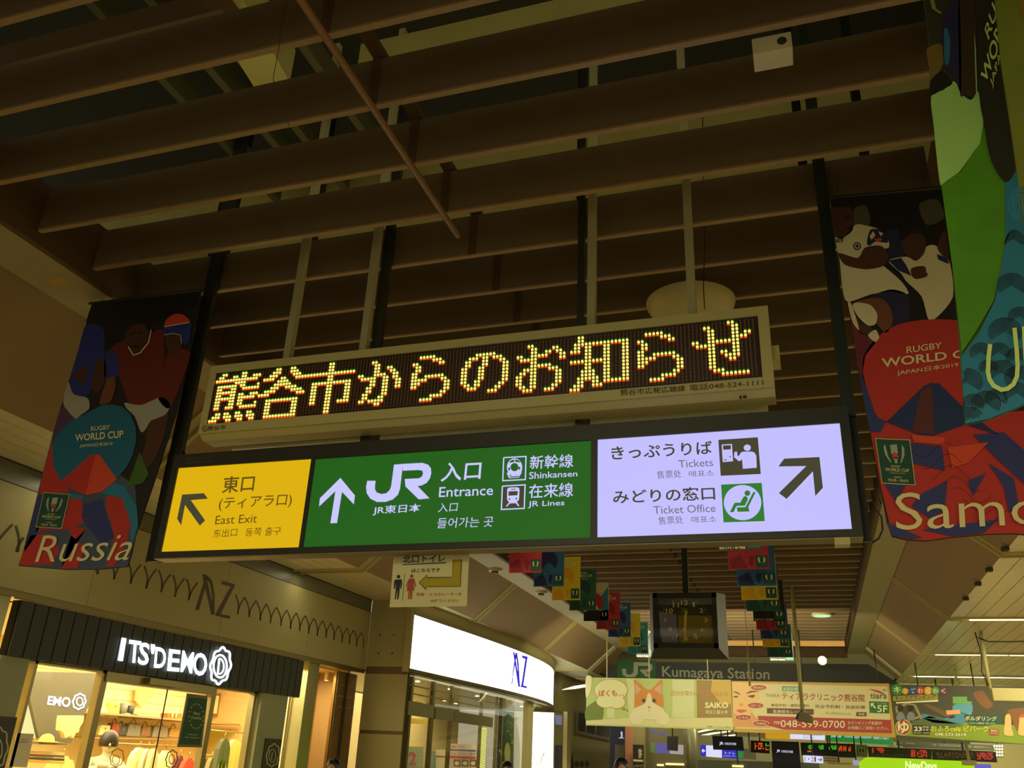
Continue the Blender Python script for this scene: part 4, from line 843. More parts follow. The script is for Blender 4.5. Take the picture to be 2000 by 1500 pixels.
k = Ink(W(-10.9), 2); k.poly(z6(600, 545, 640, 546, 615, 722, 580, 715)); k.mk('mount', m_warm, pf)
slab('wooden_box', W(X2), z6(140, 715, 280, 718, 275, 768, 135, 765), .15, mat('box_orange_wood', (170, 96, 44), .5), label='orange-brown wooden box on the upper shop shelf', cat='box')
for px in (336, 343): a = W(X2 + .02).at((px, 1402)); mk('white_candle', MB().tube([(X2 + .02, a.y, a.z), (X2 + .02, a.y, a.z + .13 + (px - 336) * .006)], .02, 8), m_warm, label=f'{"shorter left" if px < 340 else "taller right"} pale candle at the orange box on the shelf', cat='candle', group='pale candles on the shop shelf')
sd = slab('blue_white_pack', W(X2), z6(870, 590, 935, 590, 910, 780, 845, 780), .08, mat('pack_white', (235, 235, 225), .4), label='white and blue packaged goods at the right end of the upper shelf', cat='box')
k = Ink(W(X2), 2); k.poly(z6(880, 700, 925, 700, 908, 778, 848, 778)); k.mk('blue_print', mat('pack_blue', (90, 150, 190), .5), sd)
hatp = slab('hanging_scarf', W(-10.95), z5(1340, 480, 1400, 460, 1540, 480, 1450, 600, 1380, 660, 1330, 590), .04, mat('scarf_yellow', (236, 206, 110), .7), label='yellow scarf draped on the back wall above the shelf', cat='scarf')
# poster on the glass: Merry Christmas
po = slab('christmas_poster', W(-8.0), z6(330, 520, 530, 545, 470, 1050, 230, 1045), .012, mat('poster_frame', (120, 110, 70), .4), label='green framed Merry Christmas poster with a wreath, standing at the shop door', cat='poster')
k = Ink(W(-8.0), 1); k.poly(z6(345, 560, 520, 575, 455, 1025, 250, 1020)); k.mk('green_print', mat('poster_green', (32, 84, 56), .6), po)
k = Ink(W(-8.0), 2); c = z6(415, 745)[0]
for i in range(16): a = 2 * math.pi * i / 16; k.ell(c[0] + 14 * math.cos(a), c[1] + 24 * math.sin(a), 2.2, 2.2, 7)
k.mk('wreath_print', mat('wreath_beige', (150, 140, 90), .6), po, kind='stuff')
k = Ink(W(-8.0), 3); k.text('Merry', z6(385, 740)[0], z6(450, 744)[0], z6(390, 700)[0], z6(455, 704)[0]); k.text('Christmas', z6(362, 770)[0], z6(468, 776)[0], z6(364, 745)[0], z6(472, 750)[0]); k.text('Wishing you a', z6(330, 930)[0], z6(430, 934)[0], z6(332, 915)[0], z6(432, 918)[0]); k.text('Merry and Happy time', z6(305, 958)[0], z6(440, 963)[0], z6(306, 944)[0], z6(442, 948)[0])
k.mk('poster_lettering', c_lett, po)
# clothes rail and garments
def garment(px0, px1, top, bot, x, c, nm, label, grp=None):
    m = mat('cloth_' + nm, c, .8, noise=.12, scale=20)
    a, b = W(x).at((px0, top)), W(x).at((px1, top)); zt = a.z; zb = W(x).at((px0, bot)).z - .45; cy = (a.y + b.y) / 2; w_ = b.y - a.y
    mb = MB(); d = -.07
    mb.prism([(x, cy - w_ * .14, zt), (x, cy - w_ * .44, zt - .1), (x, cy - w_ * .48, zb), (x, cy + w_ * .48, zb), (x, cy + w_ * .44, zt - .1), (x, cy + w_ * .14, zt)], (d, 0, 0))
    for sg in (-1, 1): mb.prism([(x + .008, cy + sg * w_ * .36, zt - .05), (x + .008, cy + sg * w_ * .52, zt - .16), (x + .008, cy + sg * w_ * .60, zt - .5), (x + .008, cy + sg * w_ * .42, zt - .5)], (d - .01, 0, 0))
    mb.prism([(x + .01, cy - .012, zt - .08), (x + .01, cy - .012, zb), (x + .01, cy + .012, zb), (x + .01, cy + .012, zt - .08)], (-.02, 0, 0))
    o = mk('coat' if 'coat' in label else 'blouse', mb, m, label=label, cat='garment', group=grp)
    mk('hanger_hook', MB().tube([(x - .035, cy, zt - .02), (x - .035, cy, zt + .06), (x - .035, cy + .02, zt + .09)], .006, 5), m_alu, o)
X3 = -9.7; gi = 0
G = 'clothes on the shop rail'
for px0, px1, t_, c, nm, lab in ((262, 290, 1460, (236, 222, 160), 'cream', 'cream top on the rail right of the mannequin'), (284, 300, 1462, (196, 180, 150), 'stone', 'stone coloured top on the shop rail'), (298, 312, 1462, (220, 196, 130), 'sand', 'sand coloured top on the shop rail'),
        (316, 338, 1466, (226, 210, 160), 'ivory', 'ivory top behind the flower logo on the glass'), (348, 362, 1476, (104, 34, 44), 'wine', 'wine red top on the shop rail'), (360, 384, 1480, (206, 70, 40), 'coral', 'coral red coat on the shop rail'),
        (432, 452, 1442, (74, 66, 54), 'charcoal', 'charcoal coat high on the right rail'), (450, 474, 1444, (226, 200, 120), 'yellowish', 'pale yellow coat on the right rail'), (394, 408, 1482, (60, 56, 44), 'dark_olive', 'dark olive coat low right of the door post'), (410, 424, 1480, (130, 112, 70), 'khaki', 'khaki coat low on the right rail'), (426, 444, 1484, (222, 150, 96), 'peach', 'peach coat low on the right rail'), (100, 150, 1476, (236, 220, 130), 'pale_yellow', 'pale yellow coat at the left of the shop')):
    gi = gi + 1; garment(px0, px1, t_, 1500, (X3 if px0 < 390 else -9.35) + (gi % 4) * .1, c, nm, lab, G)
for a, b in (((225, 1452), (355, 1458)), ((412, 1426), (478, 1432)), ((392, 1474), (450, 1478))):
    p, q = W(X3 - .03).at(a), W(X3 - .03).at(b); mk('clothes_rail', MB().tube([p, q], .012, 8), m_alu, label=f'steel clothes rail in the shop, {"middle" if a[0] == 225 else "upper right" if a[0] == 412 else "lower right"} one', cat='rail')
dr = slab('lace_dress', W(-9.3), z5(600, 740, 820, 740, 815, 800, 780, 850, 770, 900, 740, 905, 720, 960, 690, 930, 640, 960, 620, 900, 585, 880, 590, 800), .07, mat('lace_cream', (240, 226, 150), .8, noise=.2, scale=30), label='cream lace top hung in front of the gray logo panel', cat='garment')
tb = slab('display_table', W(-9.3), z5(380, 1000, 655, 1010, 650, 1025, 375, 1018), .5, m_warm2, label='dark display shelf with hats at the left of the shop', cat='shelf')
ht = MB(); q = W(-9.35).at(z5(450, 1004)[0]); ht.ball((q.x, q.y, q.z + .01), .16, .17, .012, 16, 4); hat = mk('straw_hat', ht, mat('straw', (206, 166, 84), .8, noise=.2, scale=40), label='straw hat lying on the dark display shelf', cat='hat'); mk('crown', MB().ball((q.x, q.y, q.z + .02), .09, .1, .09, 14, 5, 0, math.pi / 2), mat('straw', (0, 0, 0)), hat)
for i, (c, nm) in enumerate((((210, 190, 130), 'beige'), ((120, 70, 50), 'brown'), ((60, 58, 50), 'black'), ((220, 170, 60), 'mustard'))):
    slab('folded_sweater', W(-9.3), [(p[0], p[1] + i * 6) for p in z5(440, 1090, 630, 1098, 630, 1122, 438, 1114)], .3, mat('knit_' + nm, c, .9, noise=.15, scale=30), label=f'{nm} folded sweater in the stack at the left of the shop', cat='sweater', group='stack of folded sweaters')
nt_ = slab('shop_notice', W(-8.0), z5(170, 908, 332, 918, 262, 1245, 80, 1235), .01, mat('notice_gray', (240, 228, 190), .6), label='pale gray notice sheet on the glass at the far left of the shop window', cat='notice')
k = Ink(W(-8.0), 2); k.text('お知らせ', z5(206, 974)[0], z5(270, 980)[0], z5(208, 960)[0], z5(272, 966)[0]); k.text('営業時間変更', z5(186, 1000)[0], z5(272, 1004)[0], z5(188, 988)[0], z5(274, 992)[0]); k.mk('print', m_ink, nt_)
k = Ink(W(-8.0), 2); flower(k, *z5(1675, 1165)[0], 11, 17, 2.0); k.ring(*z5(1675, 1165)[0], 5, 9, 1.6); k.mk('flower_sticker', mat('sticker_dark', (60, 56, 36), .5), gf)
k = Ink(W(-8.0), 2); flower(k, *z5(1140, 1150)[0], 13, 17, 1.6); k.ring(*z5(1130, 1170)[0], 7, 9, 1.4); k.mk('flower_sticker', mat('sticker_gray', (150, 146, 110), .5), gf)
# mannequin with bobbed hair, arms folded (its body goes on below the frame)
def person(root_args, top, x, y, skin, cloth_m, hair_m, hair=(.105, .115, .125), pants=None, arms='down', face=0):
    """one continuous body grown by a skin modifier over a joint skeleton; clothes and hair as children"""
    zt = top; hh = zt / 7.4
    J = {'pel': (0, 0, .53, .13), 'wst': (0, 0, .62, .115), 'chs': (0, 0, .74, .14), 'nck': (0, 0, .835, .05), 'jaw': (0, 0, .875, .055), 'hed': (0, -.01, .92, .082), 'crn': (0, 0, .962, .07)}
    ed = [('pel', 'wst'), ('wst', 'chs'), ('chs', 'nck'), ('nck', 'jaw'), ('jaw', 'hed'), ('hed', 'crn')]
    for s, k_ in ((-1, 'l'), (1, 'r')):
        J['sh' + k_] = (s * .17, 0, .79, .06)
        if arms == 'down': J['el' + k_] = (s * .22, .02, .63, .045); J['wr' + k_] = (s * .23, -.05, .49, .032); J['ha' + k_] = (s * .23, -.07, .45, .03)
        else: J['el' + k_] = (s * .25, -.08, .72, .062); J['wr' + k_] = (-s * .02, -.24, .755 + s * .008, .055); J['ha' + k_] = (-s * .12, -.2, .775, .045)
        J['hp' + k_] = (s * .09, 0, .50, .095); J['kn' + k_] = (s * .1, -.01, .28, .06); J['an' + k_] = (s * .1, .02, .05, .04); J['to' + k_] = (s * .11, -.12, .02, .035)
        ed += [('chs', 'sh' + k_), ('sh' + k_, 'el' + k_), ('el' + k_, 'wr' + k_), ('wr' + k_, 'ha' + k_), ('pel', 'hp' + k_), ('hp' + k_, 'kn' + k_), ('kn' + k_, 'an' + k_), ('an' + k_, 'to' + k_)]
    names = list(J); c, s_ = math.cos(face), math.sin(face)
    V = [(J[n][0] * c - J[n][1] * s_, J[n][0] * s_ + J[n][1] * c, J[n][2] * zt) for n in names]
    me = bpy.data.meshes.new('body'); me.from_pydata(V, [(names.index(a), names.index(b)) for a, b in ed], [])
    o = bpy.data.objects.new(root_args[0], me); COL.objects.link(o); o.location = (x, y, .012)
    o.modifiers.new('skin', 'SKIN'); ss = o.modifiers.new('sub', 'SUBSURF'); ss.levels = ss.render_levels = 2
    for i, n in enumerate(names): me.skin_vertices[0].data[i].radius = (J[n][3] * (1.15 if n in ('wst', 'chs', 'pel') else 1), J[n][3] * (.8 if n in ('wst', 'chs', 'pel') else 1)); me.skin_vertices[0].data[i].use_root = n == 'pel'
    me.materials.append(cloth_m)
    tag(o, root_args[1], root_args[2])
    hx_, hy_ = -.01 * -s_, -.01 * c
    R_ = lambda a, b: (x + a * c - b * s_, y + a * s_ + b * c)
    p = R_(0, -.02); mk('head', MB().ball((p[0], p[1], .012 + zt * .925), .078, .092, .112, 16, 12), skin, o)
    p = R_(0, .012); mk('hair', MB().ball((p[0], p[1], .012 + zt * .935), hair[0], hair[1], hair[2], 18, 10, 0, math.pi * .62), hair_m, o)
    p = R_(0, -.112); mk('nose', MB().ball((p[0], p[1], .012 + zt * .915), .012, .016, .02, 8, 6), skin, o)
    for s in (-1, 1): p = R_(s * .03, -.098); mk('eye', MB().ball((p[0], p[1], .012 + zt * .928), .012, .008, .007, 8, 6), m_ink, o)
    p = R_(0, -.1); mk('mouth', MB().ball((p[0], p[1], .012 + zt * .895), .022, .008, .006, 8, 6), mat('lip', (130, 60, 50), .5), o)
    return o
q = W(-8.9).at((216, 1434))
mq = person(('mannequin', 'shop mannequin with a brown bob and fluffy white sweater, arms folded', 'mannequin'), q.z / 1.0, -8.9, q.y, mat('mannequin_cream', (226, 204, 150), .5), mat('fluffy_white', (236, 226, 190), .9, noise=.2, scale=60, bump=.8), mat('hair_bob', (40, 20, 12), .5), hair=(.115, .13, .15), arms='fold', face=.9)
# sliver shop to the right with steel doors
q = PX(-7.95)
for (a, b, m, nm) in ((567, 597, m_green_wall, 'pier_steel'),):
    ya_, yb_ = q.at((a, 1320)).y, q.at((b, 1320)).y; mk('steel_pier', MB().box(-8.19, -7.95, max(yb_, 13.27), PX(-7.95).at((622, 1320)).y, 0, 2.93), mat('steel_olive', (150, 146, 100), .25, metal=.5), label='shiny olive steel pier right of the slatted fascia', cat='pier')
yd0 = PX(-7.95).at((622, 1300)).y
dl = mk('door_1', MB().box(-8.05, -8.0, yd0 + .75, 15.1, 0, 2.9), mat('door_bronze', (150, 118, 66), .3, metal=.6), kind='structure')
for t in (.0, .45, .5): y = yd0 + .78 + t * (15.1 - yd0 - .8); mk('door_edge', MB().box(-8.0, -7.98, y, y + .03, 0, 2.9), m_seam if t else m_alu, dl)
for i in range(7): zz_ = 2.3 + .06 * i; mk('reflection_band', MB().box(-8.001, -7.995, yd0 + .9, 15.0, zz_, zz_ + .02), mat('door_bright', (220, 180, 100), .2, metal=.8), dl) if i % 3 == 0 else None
q = PX(-8.5).at((639, 1318)); spt = mk('spot_lamp', MB().tube([(-8.5, q.y, q.z - .1), (-8.5, q.y, q.z + .08)], .045, 12), m_warm, label='small cream cylinder spotlight in the tan entry right of the shop', cat='lamp'); mk('lens', MB().disc((-8.5, q.y, q.z - .103), .035, .004), mat('lens_lit', (255, 236, 170), emit=3), spt)

# zigzag line and double letter mark on the white wall panels
m_mark = mat('mark_olive', (84, 72, 40), .5)
Fp = PX(XW); zz = Zm(400, 1040, 5)
zk = thing('wall_mark', (XW, 11, 3.2), 'dark zigzag line with a big two-letter mark running along the beige wall over the shop', 'wall lettering')
def arcs(pts, w0, w1):
    n_ = len(pts)
    for i, (a, b) in enumerate(zip(pts[:-1], pts[1:])):
        k = Ink(Fp, 1); t = i / n_; w_ = w0 * (1 - t) + w1 * t
        up = b[1] < a[1]; P = []
        for j in range(9):
            s = j / 8; bow = math.sin(math.pi * s) * (abs(b[1] - a[1]) * .09)
            P.append((a[0] + (b[0] - a[0]) * s + (-bow if up else bow), a[1] + (b[1] - a[1]) * s))
        k.stroke(P, w_); k.mk('zigzag_stroke', m_mark, zk)
arcs(zz(300, 605, 320, 800, 390, 632, 430, 828, 500, 664, 540, 858, 602, 698, 640, 888, 700, 730, 742, 914, 800, 758, 836, 940, 892, 786, 925, 964, 980, 812, 1012, 988, 1066, 838, 1098, 1010, 1150, 860, 1182, 1030, 1230, 886, 1260, 1052, 1308, 910, 1338, 1074, 1386, 934, 1408, 1092, 1454, 954, 1480, 1114, 1530, 978, 1542, 1136), 2.8, 1.5)
z7 = Zm(0, 740, 3.26)
for seg in (z7(-60, 1120, 80, 926), z7(98, 934, 112, 1102), z7(104, 1102, 150, 1010), z7(600, 1200, 620, 1245), z7(622, 1245, 648, 1180), z7(700, 1160, 725, 1278), z7(725, 1278, 792, 1150), z7(815, 1165, 830, 1305), z7(830, 1305, 898, 1182), z7(918, 1190, 930, 1335), z7(930, 1335, 995, 1212), z7(1010, 1218, 1025, 1360), z7(1025, 1360, 1085, 1245), z7(1100, 1248, 1112, 1388), z7(1112, 1388, 1175, 1270), z7(1188, 1275, 1200, 1410), z7(1200, 1410, 1258, 1297)):
    arcs(seg, 3.4 if seg[0][0] > 50 else 5.5, 3.4)
zA = Zm(0, 1000, 2.857)
k = Ink(Fp, 1); k.poly(zA(1128, 346, 1148, 350, 1196, 560, 1192, 574, 1178, 572)); k.mk('mark_stroke', m_mark, zk)
k = Ink(Fp, 2); k.poly(zA(1150, 352, 1164, 362, 1108, 548, 1088, 546)); k.mk('mark_stroke', m_mark, zk)
k = Ink(Fp, 3); k.poly(zA(1148, 360, 1166, 362, 1184, 390, 1196, 460, 1196, 572, 1182, 572, 1184, 470, 1172, 400)); k.mk('mark_stroke', m_mark, zk)
k = Ink(Fp, 2); k.poly(zA(1240, 384, 1310, 404, 1308, 416, 1228, 570, 1284, 580, 1282, 596, 1200, 578, 1204, 566, 1288, 416, 1236, 402)); k.mk('mark_stroke', m_mark, zk)

# ------------------------------------------------------------------ corner store with the curved glowing band
CV = [(-7.02, 15.18), (-6.93, 16.6), (-6.84, 17.9), (-6.77, 19.2), (-6.72, 20.6), (-6.73, 22.0), (-6.80, 23.4), (-6.95, 24.6), (-7.18, 25.7), (-7.5, 26.8), (-7.9, 27.8)]
def sm(P):
    out = []
    for i in range(len(P) - 1):
        p0 = P[max(i - 1, 0)]; p1 = P[i]; p2 = P[i + 1]; p3 = P[min(i + 2, len(P) - 1)]
        for t in (0, .25, .5, .75):
            out.append(tuple(.5 * (2 * p1[k] + (p2[k] - p0[k]) * t + (2 * p0[k] - 5 * p1[k] + 4 * p2[k] - p3[k]) * t * t + (3 * p1[k] - p0[k] - 3 * p2[k] + p3[k]) * t ** 3) for k in (0, 1)))
    return out + [P[-1]]
CS = sm(CV)
def ribbon(z0, z1, off=0, th=.05, CS=CS):
    mb = MB(); n_ = len(CS); vs = []
    for x, y in CS: vs += [(x + off, y, z0), (x + off, y, z1), (x + off - th, y, z1), (x + off - th, y, z0)]
    fs = []
    for i in range(n_ - 1):
        for j in range(4): fs.append((i * 4 + j, (i + 1) * 4 + j, (i + 1) * 4 + (j + 1) % 4, i * 4 + (j + 1) % 4))
    fs += [(0, 1, 2, 3), (n_ * 4 - 1, n_ * 4 - 2, n_ * 4 - 3, n_ * 4 - 4)]
    return mb.add(vs, fs, True)
st = thing('store_band_sign', (-7.0, 20.5, 3.0), 'wide curved glowing white band sign over the corner store entrance', 'sign')
zb0, zb1 = 1.6 + 1.44, 1.6 + 2.41
mk('glowing_face', ribbon(zb0, zb1), mat('band_white', (255, 255, 238), emit=2.6), st)
mk('top_housing', ribbon(zb1, ZT + .05, .03, .25), m_wall, st); mk('bottom_lip', ribbon(zb0 - .07, zb0, .03, .3), mat('lip_olive', (120, 112, 66), .35, metal=.3), st)
mk('end_cap', MB().box(-7.1, -7.0, 15.1, 15.22, zb0 - .07, ZT), m_wall, st)
def on_band(p, lift=.01):
    d_ = sight(*p); best = None
    for (xa, ya_), (xb, yb_) in zip(CS[:-1], CS[1:]):
        nx, ny = (yb_ - ya_), -(xb - xa); L_ = math.hypot(nx, ny); nx /= L_; ny /= L_
        den = d_.x * nx + d_.y * ny
        if abs(den) < 1e-6: continue
        t = ((xa + nx * lift) * nx + (ya_ + ny * lift) * ny) / den; Q = EYE + d_ * t
        if ya_ - .02 <= Q.y <= yb_ + .02 and t > 0: return Q
    return EYE + d_ * (20 / d_.y)
class BandInk(Ink):
    def __init__(s, lay=1): s.l = lay; s.e = 0; s.mb = MB(); s.txt = []
    def p(s, q): return on_band(q, .03 * s.l)
m_bl = mat('mark_blue', (52, 28, 200), emit=.95); zc = Zm(700, 1050, 3.333)
k = BandInk(1); k.poly(zc(1006, 742, 1016, 745, 1052, 960, 1058, 972, 1040, 970)); k.mk('mark_stroke', m_bl, st)
k = BandInk(2); k.poly(zc(1022, 748, 1034, 752, 1006, 900, 1002, 958, 996, 950, 1004, 880)); k.mk('mark_stroke', m_bl, st)
k = BandInk(3); k.poly(zc(1024, 748, 1034, 752, 1044, 820, 1052, 966, 1042, 968, 1036, 850)); k.mk('mark_stroke', m_bl, st)
k = BandInk(2); k.poly(zc(1066, 766, 1104, 776, 1100, 790, 1074, 962, 1098, 968, 1096, 982, 1056, 972, 1062, 950, 1086, 790, 1064, 782)); k.mk('mark_stroke', m_bl, st)
m_fa = mat('mark_faint', (250, 226, 170), emit=1.0)
k = BandInk(1); k.stroke(zc(434, 630, 410, 690, 396, 768), .9); k.mk('mark_stroke', m_fa, st); k = BandInk(1); k.stroke(zc(444, 640, 470, 690, 476, 780), .9); k.mk('mark_stroke', m_fa, st); k = BandInk(1); k.stroke(zc(498, 650, 490, 700, 484, 776), .9); k.mk('mark_stroke', m_fa, st)
# glass entrance below: header boxes, mullions, doors, posters seen through the glass
ent = mk('window_2', ribbon(0, zb0 - .07, -.42, .012), m_glass, kind='structure')
m_bronze = mat('frame_olive', (116, 108, 62), .35, metal=.4)
EP = PX(-7.33); z8 = Zm(780, 1300, 5.263)
for x_, w_ in ((100, .09), (330, .12), (525, .08), (838, .06), (1000, .05), (1040, .09), (1075, .05)):
    q = EP.at(z8(x_, 450)[0]); mk('mullion', MB().box(-7.36, -7.29, q.y - w_ / 2, q.y + w_ / 2, 0, zb0 - .07), m_bronze if x_ != 1040 else m_gap, ent)
for q4 in ((55, 368, 320, 402, 318, 545, 50, 500), (335, 424, 525, 466, 525, 575, 332, 545), (530, 470, 928, 530, 925, 632, 530, 580)):
    P = [EP.at(p) for p in z8(*q4)]; mk('door_header', MB().box(-7.3, -7.24, P[0].y, P[1].y, (P[2].z + P[3].z) / 2, (P[0].z + P[1].z) / 2), mat('header_gray', (136, 132, 88), .4), ent)
for za, zb in (((90, 190), (1010, 400)), ((120, 310), (1000, 440))):
    a, b = EP.at(z8(*za)[0]), EP.at(z8(*zb)[0]); mk('transom', MB().box(-7.33, -7.30, a.y, b.y, (a.z + b.z) / 2 - .012, (a.z + b.z) / 2 + .012), m_bronze, ent)
si = mk('wall_store', MB().box(-11.0, -10.9, 15.3, 27.8, 0, 4.2), mat('store_wall_tan', (196, 176, 122), .6), kind='structure')
mk('store_ceiling', MB().box(-10.9, -7.45, 15.3, 27.8, 2.98, 3.02), mat('store_ceiling_olive', (150, 140, 86), .3), si); mk('store_floor', MB().box(-10.9, -7.45, 15.3, 27.8, 0, .012), m_floor, si)
nd_ = -1; m_dl = mat('downlight_lit', (255, 246, 210), emit=5)
for px, py in ((187, 162), (520, 242), (800, 312), (466, 360), (253, 312), (1042, 370), (1256, 420), (580, 390)):
    q = PZ(2.975).at(z8(px, py)[0]); nd_ += 1
    if q.y < 27.5 and q.x > -11: mk('store_downlight', MB().disc((q.x, q.y, 2.965), .05, .01, 12), m_dl, label=f'round downlight in the corner store ceiling, {("one", "two", "three", "four", "five", "six", "seven", "eight")[nd_]} in order from the door side', cat='downlight', group='downlights in the corner store ceiling')
IP = PX(-8.4)
b1 = slab('restaurant_board', IP, z8(512, 800, 784, 812, 784, 1090, 505, 1090), .04, mat('board_white', (226, 196, 170), .5), label='restaurant information board with red bars behind the store doors', cat='board')
k = Ink(IP, 2); k.text('INFORMATION', z8(440, 842)[0], z8(668, 850)[0], z8(442, 818)[0], z8(668, 826)[0], bold=.01); k.mk('heading', mat('ink_orange', (206, 90, 50), .5), b1)
k = Ink(IP, 2); k.poly(z8(512, 858, 784, 868, 784, 884, 512, 872)); k.mk('bar_print', c_blue, b1)
k = Ink(IP, 2); k.text('レストランのご案内', z8(500, 920)[0], z8(780, 924)[0], z8(500, 892)[0], z8(780, 896)[0]); k.mk('text', mat('ink_violet', (110, 80, 90), .5), b1)
k = Ink(IP, 2); k.poly(z8(508, 926, 784, 936, 784, 960, 508, 952)); k.mk('bar_print', mat('bar_red', (206, 60, 44), .5), b1)
for i in range(3): k = Ink(IP, 2); k.poly(z8(556 + i * 82, 962, 628 + i * 82, 966, 628 + i * 82, 1040, 556 + i * 82, 1036)); k.mk('dish_photo', mat('photo_brown', (130, 84, 50), .5, noise=.6, scale=30), b1); k = Ink(IP, 3); k.ell(*z8(590 + i * 82, 1004)[0], 4.6, 3.8, 14); k.mk('dish_print', c_lett, b1)
b2 = slab('sale_poster', IP, z8(85, 830, 250, 834, 245, 1090, 70, 1090), .02, mat('poster_pale_green', (176, 184, 140), .5), label='pale green poster with a big pink numeral 2 at the store doors', cat='poster')
k = Ink(IP, 2); k.text('2', z8(96, 1022)[0], z8(172, 1026)[0], z8(96, 884)[0], z8(176, 888)[0], bold=.04); k.mk('numeral', mat('ink_pink', (206, 90, 110), .5), b2)
b3 = slab('floor_guide', IP, z8(300, 880, 480, 880, 470, 1090, 290, 1090), .02, mat('poster_bluegreen', (140, 160, 140), .5), label='blue-green floor guide poster between the store door frames', cat='poster')
k = Ink(IP, 2); k.ell(*z8(312, 920)[0], 3.5, 5); k.mk('dot_print', mat('ink_orange', (0, 0, 0)), b3); k = Ink(IP, 2); k.poly(z8(372, 860, 474, 866, 474, 1080, 372, 1080)); k.mk('white_print', c_white, b3); k = Ink(IP, 3); k.poly(z8(376, 925, 474, 930, 474, 945, 376, 942)); k.mk('bar_print', mat('bar_red', (0, 0, 0)), b3)
slab('yellow_sign', PX(-8.6), z8(105, 540, 300, 552, 296, 605, 95, 596), .05, mat('sign_amber', (214, 176, 50), .5), label='amber sign panel seen through the left store door', cat='sign')
# christmas column and lattice column, lit vertical panel
CP = PX(-7.2)
cc = slab('christmas_banner', CP, z8(1090, 470, 1180, 480, 1172, 1100, 1070, 1100), .05, mat('xmas_green', (34, 82, 58), .6), label='green Christmas banner with a cream oval on the store pillar', cat='banner')
k = Ink(CP, 2); k.ell(*z8(1110, 900)[0], 5.8, 21, 24); k.mk('oval_print', mat('oval_cream', (186, 180, 110), .6), cc)
k = Ink(CP, 2)
random.seed(3)
for i in range(22): a, b = random.uniform(1095, 1165), random.uniform(560, 1060); (k.ell(*z8(a, b)[0], .9, 1.5, 6) if not (1070 < a < 1150 and 780 < b < 1020) else None)
k.mk('star_print', mat('oval_cream', (0, 0, 0)), cc, kind='stuff')
lt = slab('lattice_column', PX(-7.28), z8(850, 640, 900, 640, 880, 1100, 830, 1100), .08, mat('lattice_lit', (240, 236, 130), emit=1.0), label='glowing yellow lattice strip beside the store doors', cat='light')
k = Ink(PX(-7.28), 2)
for i in range(18):
    y = 650 + i * 25; k.stroke(z8(832, y, 896, y + 26), .5); k.stroke(z8(896, y, 832, y + 26), .5)
k.mk('lattice_print', mat('lattice_dark', (140, 132, 60), .5), lt, kind='stuff')
vp = Plane((-6.9, 24.2, 0), (.98, -.18, 0)); vpx = [(1037, 1390), (1082, 1392), (1080, 1520), (1036, 1520)]
lp_ = slab('glowing_panel', vp, vpx, .15, mat('panel_white_lit', (255, 255, 225), emit=2.0), label='tall glowing white panel at the right end of the corner store', cat='light panel')
k = Ink(vp, 4); zz8 = z8
k.stroke(z8(1360, 1020, 1385, 900, 1420, 1020), .8); k.stroke(z8(1362, 890, 1415, 1020, 1412, 890), .8); k.stroke(z8(1440, 890, 1485, 895, 1440, 1020, 1482, 1024), .8); k.mk('outline_mark', mat('mark_gold', (150, 140, 50), .5), lp_)
mk('panel_side', MB().box(-7.6, -7.0, 24.6, 24.7, 0, 2.97), m_wall, lp_) if False else None
for xa, ya_ in ((-6.98, 22.6), (-7.08, 27.0)): mk('store_pier', MB().box(xa - .12, xa, ya_, ya_ + .5, 0, zb0 - .07), m_wall, label=f'beige pier of the corner store, {"left" if ya_ < 25 else "right"} of the glowing panel', cat='pier')
# ------------------------------------------------------------------ double faced station clock on its black post
YC = 9.0; CPl = PY(YC); zk_ = Zm(1200, 1040, 5)
ck = thing('station_clock', (-1.15, 9.1, 2.6), 'boxy station clock with yellowish numerals, hanging from a black post under the sign', 'clock')
A = [CPl.at(p) for p in zk_(375, 590, 1000, 590, 1015, 1130, 385, 1130)]
x0, x1, zt, zb = (A[0].x + A[3].x) / 2, (A[1].x + A[2].x) / 2, (A[0].z + A[1].z) / 2, (A[2].z + A[3].z) / 2
m_cb = mat('clock_body', (70, 72, 52), .45)
mb = MB(); e = .07
mb.add([(x0, YC, zb), (x1, YC, zb), (x1, YC, zt), (x0, YC, zt), (x0 - e, YC + .22, zb - .08), (x1 + e, YC + .22, zb - .08), (x1 + e, YC + .22, zt + .02), (x0 - e, YC + .22, zt + .02),
        (x0, YC + .44, zb), (x1, YC + .44, zb), (x1, YC + .44, zt), (x0, YC + .44, zt)],
       [(0, 4, 5, 1), (1, 5, 6, 2), (2, 6, 7, 3), (3, 7, 4, 0), (4, 8, 9, 5), (5, 9, 10, 6), (6, 10, 11, 7), (7, 11, 8, 4), (8, 11, 10, 9), (0, 1, 2, 3)])
mk('body', mb, m_cb, ck)
for a in ((x0, x1, zt - .05, zt), (x0, x1, zb, zb + .045), (x0, x0 + .045, zb, zt), (x1 - .045, x1, zb, zt)): mk('bezel_bar', MB().box(a[0], a[1], YC - .02, YC + .005, a[2], a[3]), m_blk, ck)
k = Ink(CPl, 2); k.poly(zk_(425, 625, 965, 630, 975, 1085, 450, 1078)); k.mk('dial', mat('dial_dark_olive', (56, 50, 14), .15), ck)
k = Ink(CPl, 3); k.poly(zk_(432, 770, 604, 800, 622, 1080, 460, 1074)); k.mk('pale_field', mat('dial_lilac', (120, 118, 140), .25, noise=.3, scale=20), ck)
k = Ink(CPl, 3); k.poly(zk_(620, 808, 955, 812, 972, 1084, 632, 1080)); k.mk('yellow_field', mat('dial_mustard', (126, 108, 8), .3), ck)
m_num = mat('numeral_cream', (214, 206, 120), .5, noise=0)
